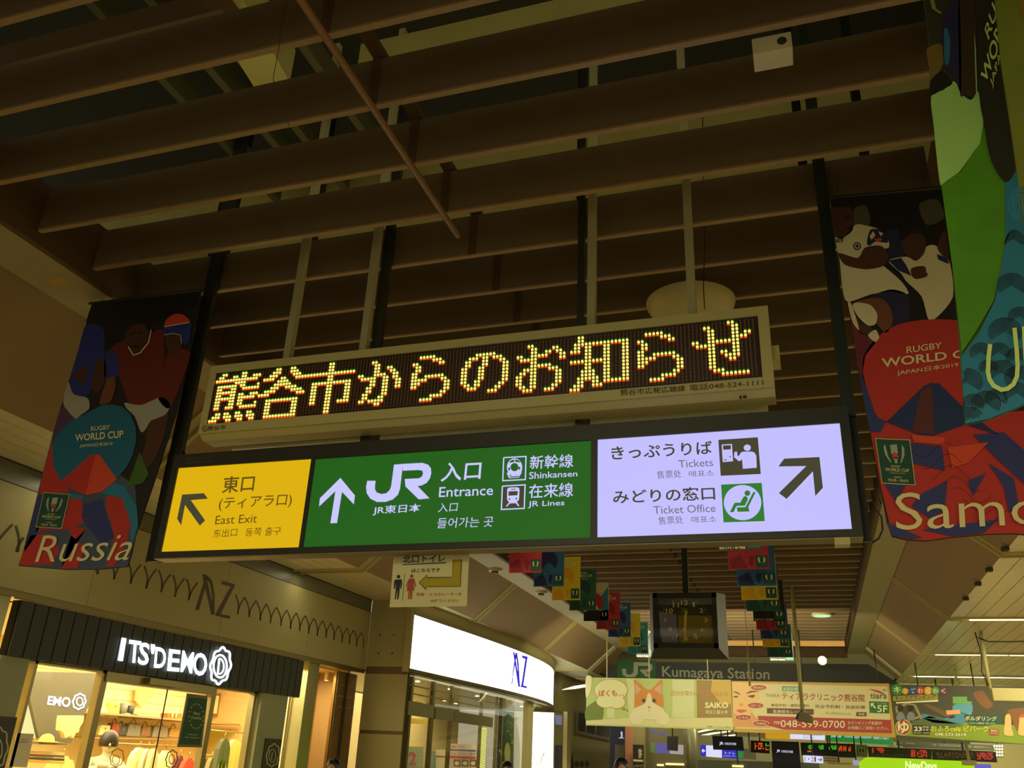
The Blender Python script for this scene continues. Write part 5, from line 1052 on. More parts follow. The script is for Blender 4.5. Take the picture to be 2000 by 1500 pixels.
for t, (xa, ya_, xb, yb_) in {'12': (652, 708, 718, 662), '11': (572, 732, 630, 684), '1': (766, 728, 786, 680), '10': (506, 788, 572, 742), '2': (832, 784, 868, 742), '9': (484, 876, 512, 838), '3': (874, 880, 908, 838), '8': (528, 966, 562, 924), '4': (834, 974, 870, 932), '7': (600, 1036, 630, 992), '5': (772, 1036, 810, 990), '6': (690, 1056, 720, 1010)}.items():
    k = Ink(CPl, 4); k.text(t, *zk_(xa, ya_, xb, ya_, xa, yb_), bold=.01); k.mk('numeral', m_num, ck)
k = Ink(CPl, 4)
for i in range(60):
    a = 2 * math.pi * i / 60; c = zk_(690 + 232 * math.sin(a), 858 - 210 * math.cos(a))[0]; k.ell(c[0], c[1], .5 if i % 5 else 1.1, .5 if i % 5 else 1.1, 6)
k.mk('minute_dots', m_num, ck, kind='stuff')
k = Ink(CPl, 5); k.poly(zk_(692, 770, 712, 770, 704, 920, 688, 1062, 678, 1062, 690, 900)); k.mk('minute_hand', mat('hand_yellow', (206, 190, 60), .5), ck)
k = Ink(CPl, 6); k.poly(zk_(682, 800, 700, 800, 690, 960, 666, 970, 670, 940, 680, 930)); k.mk('hour_hand', mat('hand_yellow', (0, 0, 0)), ck)
k = Ink(CPl, 4); k.text('JR', *zk_(650, 800, 728, 800, 650, 742), bold=.03); k.mk('logo', mat('logo_olive', (120, 130, 40), .5), ck)
k = Ink(CPl, 5); k.poly(zk_(824, 640, 842, 640, 844, 696, 824, 696)); k.mk('reflection_patch', mat('glint_amber', (250, 190, 90), emit=1.0), ck) if False else None
mk('post', MB().box(-1.19, -1.13, YC + .19, YC + .25, zt + .01, ZL + .3), m_blk2, ck)

# ------------------------------------------------------------------ three big advertising boards in a row across the hall
AY = 25.0; AP = PY(AY); a1 = Zm(1130, 1280, 4.255); a2 = Zm(1550, 1250, 4.444)
def board(name, q, m, label, cat='advertising board', th=.06, parts=()):
    P = [AP.at(p) for p in q]; x0, x1 = (P[0].x + P[3].x) / 2, (P[1].x + P[2].x) / 2; zt, zb = (P[0].z + P[1].z) / 2, (P[2].z + P[3].z) / 2
    return mk(name, MB().box(x0, x1, AY, AY + th, zb, zt), m, label=label, cat=cat), (x0, x1, zb, zt)
def AI(l=1): return Ink(AP, l, .004)
def mm(n, c, e=0): return mat('ad_' + n, c, .5, noise=.04) if not e else mat('adl_' + n, c, emit=e)
c1, B1 = board('cat_board', [(1145, 1322), (1429, 1329), (1431, 1428), (1145, 1415)], mm('sage', (176, 190, 106)), 'hanging advertisement with an orange and white cat and a speech bubble')
def a1p(l, m, nm, *polys, root=None):
    for i, p in enumerate(polys): k = AI(l + i * .15); k.poly(soft(p) if nm in SOFT else p); o = k.mk(nm, m, root or c1)
    return o
a1p(1, mm('field_green', (110, 122, 46)), 'grass_print', a1(62, 440, 140, 380, 200, 360, 200, 530, 62, 540)); a1p(1, mm('curtain', (200, 204, 146)), 'curtain_print', a1(225, 185, 300, 190, 300, 520, 240, 520), a1(400, 195, 470, 195, 480, 515, 420, 515), a1(780, 200, 960, 205, 960, 520, 780, 515))
a1p(1, mm('amber_wall', (150, 122, 50)), 'wall_print', a1(980, 206, 1262, 212, 1275, 520, 985, 520)); a1p(2, mm('mustard_wall', (196, 162, 60)), 'wall_print', a1(1110, 208, 1262, 214, 1270, 400, 1200, 420, 1100, 300))
a1p(2, mm('sill', (206, 200, 140)), 'sill_print', a1(62, 542, 440, 520, 1000, 520, 1278, 518, 1282, 612, 62, 572)); a1p(3, mm('side_white', (220, 214, 160)), 'light_print', a1(62, 180, 110, 182, 100, 300, 62, 350))
k = AI(3); k.ell(*a1(270, 290)[0], 33, 22, 26); k.ell(*a1(230, 380)[0], 20, 14, 20); k.ell(*a1(320, 390)[0], 17, 13, 20); k.mk('bubble_outline', mm('tan_line', (170, 120, 70)), c1)
k = AI(4); k.ell(*a1(270, 290)[0], 32, 21.2, 26); k.ell(*a1(230, 380)[0], 19, 13, 20); k.ell(*a1(320, 390)[0], 16, 12, 20); k.mk('bubble', mm('bubble_cream', (214, 212, 150)), c1)
k = AI(3); k.ell(*a1(376, 446)[0], 3.4, 2.6, 14); k.ell(*a1(406, 458)[0], 2.2, 1.8, 12); k.mk('bubble_dot', mm('tan_line', (0, 0, 0)), c1)
k = AI(5); k.text('ぼくも…', *a1(168, 342, 376, 342, 168, 288), bold=.02); k.mk('text', mm('ink_coral', (196, 70, 60)), c1)
a1p(4, mm('cat_orange', (200, 130, 50)), 'cat_print', a1(460, 212, 478, 206, 560, 282, 606, 282, 680, 208, 696, 214, 692, 300, 706, 380, 700, 440, 640, 470, 500, 470, 466, 430, 466, 350, 470, 290))
a1p(5, mm('cat_ear', (206, 160, 120)), 'ear_print', a1(470, 230, 524, 286, 480, 330), a1(686, 230, 628, 284, 690, 330)); a1p(5, mm('cat_white', (214, 206, 160)), 'cat_print', a1(576, 320, 600, 320, 620, 390, 700, 440, 716, 480, 690, 530, 500, 530, 440, 490, 470, 440, 550, 400), a1(430, 490, 470, 470, 530, 490, 540, 540, 510, 575, 450, 570, 425, 530), a1(650, 490, 710, 470, 750, 500, 756, 550, 720, 582, 660, 570, 640, 530))
k = AI(6); k.ell(*a1(542, 376)[0], 4.4, 4.2, 16); k.ell(*a1(630, 376)[0], 4.4, 4.2, 16); k.mk('eye_print', mm('eye_olive', (120, 112, 60)), c1); k = AI(7); k.ell(*a1(544, 376)[0], 2.2, 3.2, 12); k.ell(*a1(628, 376)[0], 2.2, 3.2, 12); k.poly(a1(582, 460, 590, 460, 588, 468)); k.mk('pupil_print', m_ink, c1); k = AI(6); k.poly(a1(572, 424, 604, 424, 590, 446)); k.mk('nose_print', mm('nose_pink', (206, 120, 90)), c1)
k = AI(5); k.text('自分が変わる物語が始まる', *a1(770, 334, 1240, 340, 770, 292), bold=0); k.mk('text', mm('ink_rose', (196, 140, 90)), c1)
k = AI(5); k.text('SAIKO', *a1(1052, 440, 1244, 440, 1052, 390), bold=.03); k.text('埼玉工業大学', *a1(1056, 486, 1240, 490, 1056, 454), bold=.006); k.mk('text', mm('ink_pale', (226, 222, 170)), c1)
k = AI(5); k.text('資料請求・オープンキャンパス受付中', *a1(1068, 598, 1264, 606, 1068, 586)); k.mk('text', m_ink, c1)
# clinic board
c2, B2 = board('clinic_board', [(1430, 1329), (1738, 1336), (1748, 1440), (1432, 1430)], mm('gold', (186, 150, 60)), 'hanging clinic advertisement with a woman face, red lower band and phone number')
def a2p(l, m, nm, *polys):
    for i, p in enumerate(polys): k = AI(l + i * .15); k.poly(soft(p) if nm in SOFT else p); o = k.mk(nm, m, c2)
    return o
a2p(1, mm('paper', (206, 196, 140)), 'field_print', [(1435, 1334), (1733, 1341), (1741, 1432), (1437, 1423)])
a2p(2, mm('carmine', (164, 60, 50)), 'band_print', [(1480, 1398), (1740, 1406), (1742, 1432), (1530, 1425), (1482, 1412)])
a2p(2, mm('skin', (222, 180, 110)), 'portrait_print', a1(1276, 222, 1400, 226, 1500, 300, 1508, 350, 1450, 430, 1440, 470, 1500, 540, 1640, 606, 1286, 596)); a2p(3, mm('skin_shade', (206, 150, 86)), 'portrait_print', a1(1290, 480, 1400, 530, 1440, 470, 1500, 545, 1600, 600, 1290, 592))
a2p(4, mm('brow', (96, 60, 30)), 'brow_print', a1(1280, 300, 1320, 306, 1350, 330, 1310, 314), a1(1390, 320, 1430, 296, 1500, 300, 1440, 308), a1(1284, 340, 1330, 338, 1310, 352), a1(1404, 340, 1450, 352, 1466, 330, 1440, 330)); a2p(4, mm('lips', (196, 90, 70)), 'lip_print', a1(1310, 458, 1350, 450, 1400, 458, 1350, 478)); a2p(4, mm('skin_shade', (0, 0, 0)), 'nose_print', a1(1330, 400, 1372, 400, 1360, 424, 1340, 422))
for i, (cx, cy, t) in enumerate(((1496, 268, '男女肌毛'), (1472, 416, 'にきび・しみ'), (1370, 516, 'たるみ'), (1515, 566, '女性器形成'))):
    k = AI(5); k.ell(*a1(cx, cy)[0], 16.4, 6, 22); k.mk('oval_rim', mm('ink_pale', (0, 0, 0)), c2); k = AI(6); k.ell(*a1(cx, cy)[0], 15.4, 5.2, 22); k.mk('oval_print', mm('carmine', (0, 0, 0)), c2); k = AI(7); k.text(t, *a1(cx - 42, cy + 10, cx + 42, cy + 12, cx - 42, cy - 10)); k.mk('text', mm('ink_pale', (0, 0, 0)), c2)
a2p(3, mm('teal_box', (96, 150, 120)), 'box_print', a1(1690, 256, 1830, 258, 1830, 302, 1690, 298)); k = AI(4); k.text('女医診療', *a1(1700, 296, 1822, 298, 1700, 264)); k.mk('text', mm('ink_pale', (0, 0, 0)), c2)
k = AI(3); k.text('TIARA', *a1(1552, 346, 1672, 348, 1552, 320)); k.mk('text', mm('ink_taupe', (130, 110, 80)), c2)
k = AI(3); k.text('ティアラクリニック熊谷院', (1527, 1366.5), (1689, 1371), (1527, 1352), (1689, 1356), bold=.008); k.mk('text', mm('ink_brick', (150, 60, 40)), c2)
k = AI(3); k.text('美容外科・美容皮膚科', *a1(1600, 426, 1918, 432, 1600, 400)); k.text('完全予約制・自由診療', *a2(186, 592, 622, 600, 186, 560)); k.text('ティアラクリニック', *a2(276, 646, 494, 652, 276, 626)); k.mk('text', mm('ink_umber', (90, 70, 44)), c2)
a2p(3, mm('umber_box', (100, 60, 40)), 'box_print', a1(1566, 438, 1954, 446, 1954, 494, 1566, 482), a2(544, 626, 632, 628, 632, 662, 544, 660)); k = AI(4); k.text('医療脱毛レーザー', *a1(1618, 480, 1894, 486, 1618, 452)); k.text('検索', *a2(560, 654, 616, 656, 560, 634)); k.mk('text', mm('ink_pale', (0, 0, 0)), c2)
k = AI(4); k.text('048-599-0700', (1525, 1420), (1650, 1422), (1525, 1406.5), (1650, 1408), bold=.0); k.text('カウンセリング実施中!', *a2(470, 736, 768, 738, 470, 704)); k.text('お気軽にご来院ください。', *a2(472, 776, 824, 782, 472, 746)); k.text('予約制', *a1(1620, 572, 1676, 574, 1620, 544)); k.mk('text', mm('ink_pale', (0, 0, 0)), c2)
a2p(3, mm('arrow_green', (40, 110, 50)), 'box_print', a2(656, 532, 826, 538, 830, 638, 660, 632)); k = AI(4); k.poly(a2(668, 548, 700, 548, 690, 560, 716, 588, 706, 596, 682, 568, 670, 584)); k.text('5F', *a2(726, 626, 814, 630, 726, 566), bold=.01); k.text('ティアラ21', *a2(724, 560, 806, 562, 724, 546)); k.mk('text', mm('ink_pale', (0, 0, 0)), c2)
a2p(3, mm('red_swoosh', (190, 60, 40)), 'swoosh_print', a2(650, 424, 740, 440, 800, 478, 720, 452)); k = AI(4); k.text('tiara', *a2(666, 508, 808, 510, 666, 458), bold=.0); k.text('21', *a2(776, 444, 802, 444, 776, 426)); k.mk('text', mm('ink_green_gray', (60, 80, 60)), c2)
# kids board
c3, B3 = board('kids_board', [(1740, 1336), (2090, 1344), (2100, 1460), (1748, 1442)], mm('olive_dark', (72, 70, 44)), 'hanging children playground advertisement with round coloured letters and green lower band')
def a3p(l, m, nm, *polys):
    for i, p in enumerate(polys): k = AI(l + i * .15); k.poly(soft(p) if nm in SOFT else p); o = k.mk(nm, m, c3)
    return o
a3p(1, mm('leaf_band', (128, 150, 40)), 'band_print', a2(880, 730, 1480, 720, 2400, 760, 2400, 930, 885, 826)); a3p(2, mm('meadow', (90, 106, 60)), 'lawn_print', a2(1000, 720, 1180, 660, 1480, 740, 1400, 760, 1100, 770)); a3p(2, mm('pool_blue', (70, 140, 160)), 'pool_print', a2(1120, 640, 1300, 680, 1390, 650, 1480, 640, 1480, 720, 1240, 720, 1130, 690)); a3p(2, mm('slide_brown', (110, 84, 56)), 'slide_print', a2(1130, 570, 1180, 560, 1400, 660, 1360, 680, 1300, 660)); a3p(2, mm('shelter', (150, 140, 90)), 'frame_print', a2(880, 580, 980, 545, 1060, 560, 1120, 680, 1100, 690, 1040, 570, 980, 560, 890, 640)); a3p(2, mm('table', (176, 160, 110)), 'table_print', a2(990, 690, 1090, 660, 1100, 672, 1000, 704))
for i, cx in enumerate((928, 1018)): a3p(3, mm('child_hair', (44, 34, 24)), 'hair_print', a2(cx - 26, 590, cx - 20, 570, cx, 564, cx + 22, 574, cx + 24, 600, cx, 620, cx - 20, 614)); a3p(3, mm('child_shirt', (126, 130, 130)), 'child_print', a2(cx - 36, 690, cx - 28, 640, cx, 622, cx + 26, 640, cx + 40, 680, cx + 20, 700))
a3p(1, mm('amber_night', (130, 84, 36)), 'fire_print', a2(1560, 460, 1640, 440, 1700, 520, 1730, 560, 1680, 600, 1600, 540), a2(1880, 600, 2400, 590, 2400, 860, 1990, 830, 1900, 700)); a3p(2, mm('tub_green', (36, 84, 62)), 'tub_print', a2(1480, 670, 1520, 655, 1760, 660, 1820, 690, 1780, 726, 1640, 746, 1520, 736)); a3p(2, mm('splash', (90, 160, 176)), 'splash_print', a2(1390, 560, 1546, 556, 1540, 650, 1460, 630, 1390, 640)); a3p(3, mm('label_green', (110, 170, 90)), 'label_print', a2(1380, 492, 1504, 492, 1506, 530, 1548, 536, 1546, 554, 1382, 552)); a3p(3, mm('peach', (226, 170, 110)), 'label_print', a2(1320, 612, 1440, 604, 1450, 640, 1330, 650))
for cx, cy, r_, ch, c in ((898, 432, 11.5, 'キ', (50, 130, 50)), (968, 444, 6.5, 'ッ', (214, 160, 30)), (1034, 440, 8.6, 'ズ', (40, 84, 140)), (1100, 440, 8.2, 'わ', (190, 60, 56)), (1166, 440, 8.0, 'く', (226, 170, 50)), (1230, 442, 8.0, 'わ', (90, 160, 70)), (1300, 442, 8.2, 'く', (110, 56, 80))):
    q = a2(cx, cy)[0]; k = AI(4); k.ell(q[0], q[1], r_, r_ * .98, 22); k.mk('letter_disc', mm('disc_%d' % c[0], c), c3); s_ = r_ * .55; k = AI(5); k.text(ch, (q[0] - s_, q[1] + s_), (q[0] + s_, q[1] + s_), (q[0] - s_, q[1] - s_), bold=.02); k.mk('text', mm('ink_pale', (0, 0, 0)), c3)
a3p(3, mm('title_olive', (160, 146, 60)), 'title_print', a2(862, 490, 1000, 480, 1250, 470, 1252, 516, 864, 530)); k = AI(5); k.text('キッズグランピング', *a2(880, 526, 1236, 506, 880, 488), bold=.004); k.mk('text', m_ink, c3); a3p(4, mm('ink_pale', (0, 0, 0)), 'strip_print', a2(888, 540, 1254, 518, 1254, 536, 888, 552))
q = a2(952, 758)[0]; k = AI(3); k.ell(q[0], q[1], 15.3, 15.5, 30); k.mk('badge_disc', mm('ink_pale', (0, 0, 0)), c3); k = AI(4); k.ell(q[0], q[1], 14, 14.2, 30); k.mk('badge_disc', mm('badge_red', (166, 64, 40)), c3); k = AI(5); k.text('ゆ', (q[0] - 11, q[1] + 12), (q[0] + 11, q[1] + 12), (q[0] - 11, q[1] - 12), bold=.03); k.mk('text', mm('ink_pale', (0, 0, 0)), c3)
a3p(3, mm('black_box', (36, 34, 28)), 'box_print', a2(1030, 740, 1180, 742, 1182, 822, 1036, 818)); k = AI(4); k.text('23', *a2(1044, 790, 1112, 792, 1044, 750), bold=.03); k.text('時間', *a2(1118, 764, 1172, 765, 1118, 746)); k.text('営業', *a2(1118, 788, 1172, 789, 1118, 770)); k.text('朝10時〜翌9時', *a2(1042, 812, 1176, 815, 1042, 798)); k.mk('text', mm('ink_pale', (0, 0, 0)), c3)
k = AI(4); k.text('ボルダリング', *a2(1484, 700, 1762, 704, 1484, 660), bold=.016); k.text('キッズから上級者まで楽しめる', *a2(1486, 730, 1746, 734, 1486, 712)); k.text('048-533-2614', *a2(1226, 832, 1496, 836, 1226, 804), bold=.02); k.mk('text', mm('ink_pale', (0, 0, 0)), c3)
k = AI(4); k.text('おふろcafe ビバーク', *a2(1190, 796, 1690, 800, 1190, 742), bold=.03); k.mk('text', mm('ink_lime', (196, 206, 50)), c3)
a3p(4, mm('tag_red', (170, 70, 60)), 'tag_print', a2(1696, 772, 1780, 774, 1780, 826, 1700, 824)); k = AI(5); k.text('無料', *a2(1710, 798, 1770, 799, 1710, 778)); k.text('アイテム', *a2(1706, 820, 1774, 822, 1706, 804)); k.mk('text', mm('ink_pale', (0, 0, 0)), c3)
for i, cx in enumerate((1856, 1980)): a3p(4, mm('skin', (0, 0, 0)), 'bather_print', a2(cx - 30, 820, cx - 24, 720, cx - 20, 660, cx + 10, 650, cx + 30, 680, cx + 34, 760, cx + 50, 830)); a3p(5, mm('towel_%d' % i, ((206, 190, 90), (190, 80, 60))[i]), 'towel_print', a2(cx - 24, 676, cx - 10, 646, cx + 14, 640, cx + 30, 668))
# rods that carry the boards
for root, xs in ((c1, (1185, 1268, 1383)), (c2, (1476, 1568, 1715)), (c3, (1793, 1903))):
    for px in xs:
        b = AP.at((px, 1322 + (px - 1145) * .026)); zc = (ZE if b.x > 1.14 and b.x < 1.62 else ZE if b.x < -5.3 else ZL) if b.x < 1.62 else (ZT if b.x > 2.45 else 4.6)
        top = (b.x, AY + .03, zc)
        mk('suspension_rod', MB().tube([(b.x, AY + .03, b.z - .02), top], .016, 8), m_steel if px < 1470 else m_blk, root)
# white drop poles with devices in front of the boards
PP = PY(19.28)
a, b = PP.at((1546, 1165)), PP.at((1570, 1388)); dx = (a.x + b.x) / 2
pl1 = thing('drop_pole', (dx, 19.2, b.z), 'cream drop pole with a small projector-like camera, in front of the clinic board', 'pole')
mk('pole', MB().tube([(dx, 19.2, ZL + .1), (dx, 19.2, b.z)], .038, 12), m_cream, pl1); q = PP.at((1547, 1194)); mk('collar', MB().tube([(dx, 19.2, q.z - .02), (dx, 19.2, q.z + .02)], .045, 12), m_steel, pl1)
mk('camera_head', MB().prism([(dx - .12, 19.1, b.z - .19), (dx + .17, 19.1, b.z - .24), (dx + .19, 19.1, b.z - .12), (dx + .06, 19.1, b.z - .04), (dx - .06, 19.1, b.z - .02)], (0, .2, 0)), mat('camera_olive', (140, 134, 90), .5), pl1, bevel=.01)
mk('camera_arm', MB().tube([(dx, 19.18, b.z), (dx - .1, 19.1, b.z - .1), (dx - .13, 19.08, b.z - .17)], .018, 8), m_blk, pl1)
a, b = PP.at((1460, 1268)), PP.at((1470, 1330)); pl2 = thing('drop_pole', (a.x, 19.2, b.z), 'short bright cream drop pole in front of the far station lettering', 'pole')
mk('pole', MB().tube([(a.x, 19.28, a.z), (a.x, 19.28, b.z - .1)], .02, 10), m_cream, pl2); mk('top_plate', MB().tube([(a.x, 19.28, a.z - .01), (a.x, 19.28, ZL + .02)], .006, 6), m_steel, pl2)
P3 = PY(19.4); a, b = P3.at((1911, 1232)), P3.at((1934, 1350)); pl3 = thing('drop_pole', (b.x, 19.4, b.z), 'cream drop pole with black cables ending in a pale box, at the lower right', 'pole')
mk('pole', MB().tube([(b.x, 19.4, ZT - .005), (b.x, 19.4, b.z)], .04, 10), m_cream, pl3); mk('cable', MB().tube([(b.x - .1, 19.35, ZT - .02), (b.x - .07, 19.33, ZT - .3), (b.x - .06, 19.33, ZT - .5), (b.x - .1, 19.33, ZT - .75), (b.x - .02, 19.33, b.z + .1)], .012, 6), m_blk, pl3)
mk('cable', MB().tube([(b.x - .07, 19.33, ZT - .12), (b.x + .1, 19.33, ZT - .2), (b.x + .5, 19.33, ZT - .2), (b.x + 1.0, 19.33, ZT - .18)], .012, 6), m_blk, pl3)
P_b = [P3.at(p) for p in ((1934, 1344), (2040, 1347), (2040, 1372), (1932, 1368))]; mk('pale_box', MB().box(P_b[0].x, P_b[1].x, 19.3, 19.6, P_b[2].z, P_b[0].z), m_cream, pl3, bevel=.02)
# recessed downlights among the louvers
for px, py, lab in ((1605, 1202, 'round pale downlight glowing among the far louvers, right of the flags'), (1606, 1290, 'bright round spotlight near the end beam of the louvers')):
    if py < 1250:
        q = PZ(ZL - .03).at((px, py)); o = mk('downlight', MB().disc((q.x, q.y, ZL - .04), .24, .05, 20), m_cream, label=lab, cat='downlight'); mk('lens', MB().disc((q.x, q.y, ZL - .05), .2, .012, 20), mat('lens_greenish', (210, 255, 190), emit=.9), o)
    else:
        q = PY(27.9).at((px, py)); o = mk('spotlight', MB().tube([(q.x, 28.1, q.z), (q.x, 27.9, q.z)], .13, 16), m_cream, label=lab, cat='spotlight'); mk('lens', MB().tube([(q.x, 27.9, q.z), (q.x, 27.88, q.z)], .11, 16), mat('lens_bright', (255, 240, 190), emit=14), o)
# dark beam with the station name
KY = 29.7; KP = PY(KY)
P = [KP.at(p) for p in ((1206, 1292), (1735, 1299), (1800, 1345), (1800, 1420), (1130, 1420), (1150, 1335))]
kb = mk('name_beam', MB().prism([(P[0].x, KY, P[0].z), (XS1 + .1, KY, P[0].z), (XT1 + .25, KY, P[0].z - .7), (XT1 + .25, KY, 3.2), (XT0 - .1, KY, 3.2), (XT0 - .1, KY, P[0].z - .7), (XS0 - .1, KY, P[0].z)], (0, .3, 0)), mat('beam_slate', (52, 58, 52), .5), label='dark slate beam across the hall carrying the pale station name lettering', cat='beam')
k = Ink(KP, 1, .006); k.poly([(1207, 1289), (1282, 1290), (1281, 1325), (1205, 1323)]); k.mk('green_patch', mat('patch_green', (40, 100, 44), .5), kb)
m_nl = mat('name_letters', (180, 180, 150), .5, noise=0)
k = Ink(KP, 3, .006); k.poly(zk_(75, 1332, 115, 1330, 116, 1372, 130, 1388, 160, 1388, 186, 1370, 190, 1268, 232, 1268, 230, 1380, 200, 1412, 120, 1414, 82, 1392)); k.poly(zk_(232, 1268, 330, 1270, 368, 1290, 374, 1330, 350, 1360, 316, 1368, 352, 1408, 308, 1408, 250, 1350, 256, 1338, 318, 1338, 336, 1320, 326, 1304, 232, 1302)); k.mk('emblem', m_nl, kb)
k = Ink(KP, 3, .006); k.text('Kumagaya Station', (1294, 1328), (1503, 1334), (1293, 1301), (1503, 1306), bold=.012); k.mk('text', m_nl, kb)

# ------------------------------------------------------------------ far ticket hall, glimpsed under the boards
def far(name, y, q, m, label, cat, th=.12, parent=None, **kw):
    pl = PY(y); P = [pl.at(p) for p in q]; xs = [p.x for p in P]; zs = [p.z for p in P]
    low = max(p[1] for p in q) >= 1500
    if low:
        m_ = (min(zs) + max(zs)) / 2; P = [p if p.z > m_ else Vector((p.x, p.y, 0)) for p in P]
    mb = MB(); mb.prism(P, (0, th, 0)); o = mk(name, mb, m, parent, **({} if parent else dict(label=label, cat=cat)), **kw)
    if not low and y < 31 and y != 29.17:
        cx = (min(xs) + max(xs)) / 2; yb = 29.72 if y < 29.8 else 29.98
        mk('hanger_arm', MB().tube([(cx, y + th / 2, max(zs) - .01), (cx, y + th / 2, ZT)] if cx > 2.7 else [(cx, y + th / 2, max(zs) - .01), (cx, y + th / 2, 3.4), (cx, yb, 3.4)], .02, 6), m_blk, o)
    return o
def FI(y, l=1): return Ink(PY(y), l, .006)
def rc(x0, y0, x1, y1, s=.03): return [(x0, y0), (x1, y0 + (x1 - x0) * s), (x1, y1 + (x1 - x0) * s), (x0, y1)]
# side wall beyond the corner store, ceiling fall with a bright curved light, high window
wb = mk('wall_side', MB().box(-8.6, -8.4, 27.8, 37.8, 0, 7.4), mat('wall_side', (150, 140, 86), .5), kind='structure')
sw = mk('wall_spandrel', MB().box(-8.4, -6.0, 33.0, 33.1, 0, 7.4), mat('wall_side2', (140, 132, 84), .5), kind='structure')
hw = far('high_window', 32.88, [(1126, 1388), (1196, 1400), (1192, 1447), (1125, 1432)], mat('frame_gray_olive', (110, 106, 72), .4), 'dark high window with three panes left of the blue shop front', 'window')
k = FI(32.88); k.poly([(1130, 1392), (1144, 1394), (1143, 1430), (1129, 1427)]); k.mk('pane', mat('pane_dark', (48, 46, 30), .2), hw); k = FI(32.88); k.poly([(1147, 1395), (1163, 1397), (1162, 1434), (1146, 1431)]); k.mk('pane', mat('pane_dark', (0, 0, 0)), hw); k = FI(32.88); k.poly([(1166, 1398), (1192, 1402), (1190, 1440), (1165, 1435)]); k.mk('pane', mat('pane_dark', (0, 0, 0)), hw)
gl = far('curved_ceiling_light', 31.0, [(1097, 1347), (1120, 1340), (1146, 1336), (1146, 1341), (1122, 1345)], mat('far_tube', (255, 248, 200), emit=1.6), 'curved white ceiling light left of the cat advertisement', 'light')
bs = far('blue_shop_front', 31.5, [(1192, 1412), (1224, 1414), (1222, 1530), (1190, 1530)], mat('navy_front', (30, 30, 70), .4), 'narrow navy blue shop front with a white cup mark', 'shop front'); k = FI(31.5); k.poly([(1212, 1429), (1216, 1429), (1216, 1440), (1220, 1442), (1207, 1442), (1213, 1439)]); k.mk('cup_mark', mat('far_white', (220, 220, 230), emit=.7), bs); k = FI(31.5); k.poly([(1201, 1454), (1220, 1455), (1218, 1530), (1200, 1530)]); k.mk('door_panel', mat('far_gray', (110, 108, 84), .4), bs)
cp = far('pink_column', 31.2, [(1221, 1410), (1235, 1411), (1234, 1530), (1220, 1530)], mat('far_pink', (196, 130, 90), .5), 'slim pinkish column under the cat advertisement', 'column', th=.3)
cp2 = far('beige_column', 31.3, [(1234, 1410), (1258, 1412), (1256, 1530), (1234, 1530)], mat('far_beige', (150, 138, 84), .5), 'beige square column next to the slim pinkish one', 'column', th=.4)
ds = far('black_shop_sign', 31.0, [(1236, 1454), (1257, 1455), (1256, 1530), (1235, 1530)], mat('far_black', (38, 32, 20), .5), 'upright black sign with small white print on the beige column', 'sign', th=.05); k = FI(31.0); k.text('営業中', (1247, 1481), (1254, 1481), (1247, 1462), bold=.02); k.poly([(1237, 1483), (1256, 1484), (1256, 1488), (1237, 1487)]); k.text('レキテイワ', (1238, 1499), (1256, 1499.5), (1238, 1493)); k.mk('print', c_lett, ds)
# glass booth with reflections
gb = far('glass_booth', 31.8, [(1258, 1418), (1336, 1422), (1336, 1530), (1256, 1530)], mat('booth_olive', (112, 104, 66), .2), 'glass screen with purple and white sign reflections left of the round column', 'screen'); k = FI(31.8)
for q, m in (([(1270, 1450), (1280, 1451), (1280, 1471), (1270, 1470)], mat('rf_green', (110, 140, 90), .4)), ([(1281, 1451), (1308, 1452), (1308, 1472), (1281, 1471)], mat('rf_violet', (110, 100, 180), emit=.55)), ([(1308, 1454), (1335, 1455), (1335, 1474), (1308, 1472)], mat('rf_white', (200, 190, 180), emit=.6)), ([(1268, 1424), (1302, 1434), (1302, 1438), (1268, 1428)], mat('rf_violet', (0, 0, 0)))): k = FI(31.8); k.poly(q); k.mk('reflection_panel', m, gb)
hs = far('hanging_screen', 30.6, [(1303, 1438), (1324, 1438), (1323, 1467), (1303, 1465)], mat('far_dark', (48, 44, 34), .4), 'dark hanging panel in front of the glass screen', 'panel')
mb = MB(); q0, q1 = PY(30.9).at((1336, 1450)), PY(30.9).at((1362, 1450)); r_ = (q1.x - q0.x) / 2; mb.tube([(q0.x + r_, 31.2, 0), (q0.x + r_, 31.2, 4.4)], r_, 24); rcn = mk('round_column', mb, mat('column_steel', (140, 134, 96), .25, metal=.4), label='round shiny steel column in the far ticket hall', cat='column')
for i, (y_, xx) in enumerate(((1422, 1362), (1430, 1366), (1437, 1378))):
    far('arched_ceiling_light', 34 + i, [(xx, y_ + 6), (xx + 24, y_ + 1), (xx + 60, y_ - 3), (xx + 60, y_ - 1), (xx + 26, y_ + 4), (xx, y_ + 9)], mat('far_tube', (0, 0, 0)), f'arched white ceiling light in the far hall, {("highest", "middle", "lowest")[i]} of three', 'light', group='arched far ceiling lights')
bl = far('blue_direction_sign', 30.4, [(1368, 1455), (1452, 1460), (1452, 1483), (1368, 1476)], mat('sg_blue', (40, 40, 200), emit=.8), 'backlit sign with a blue end and white arrow pointing left', 'sign')
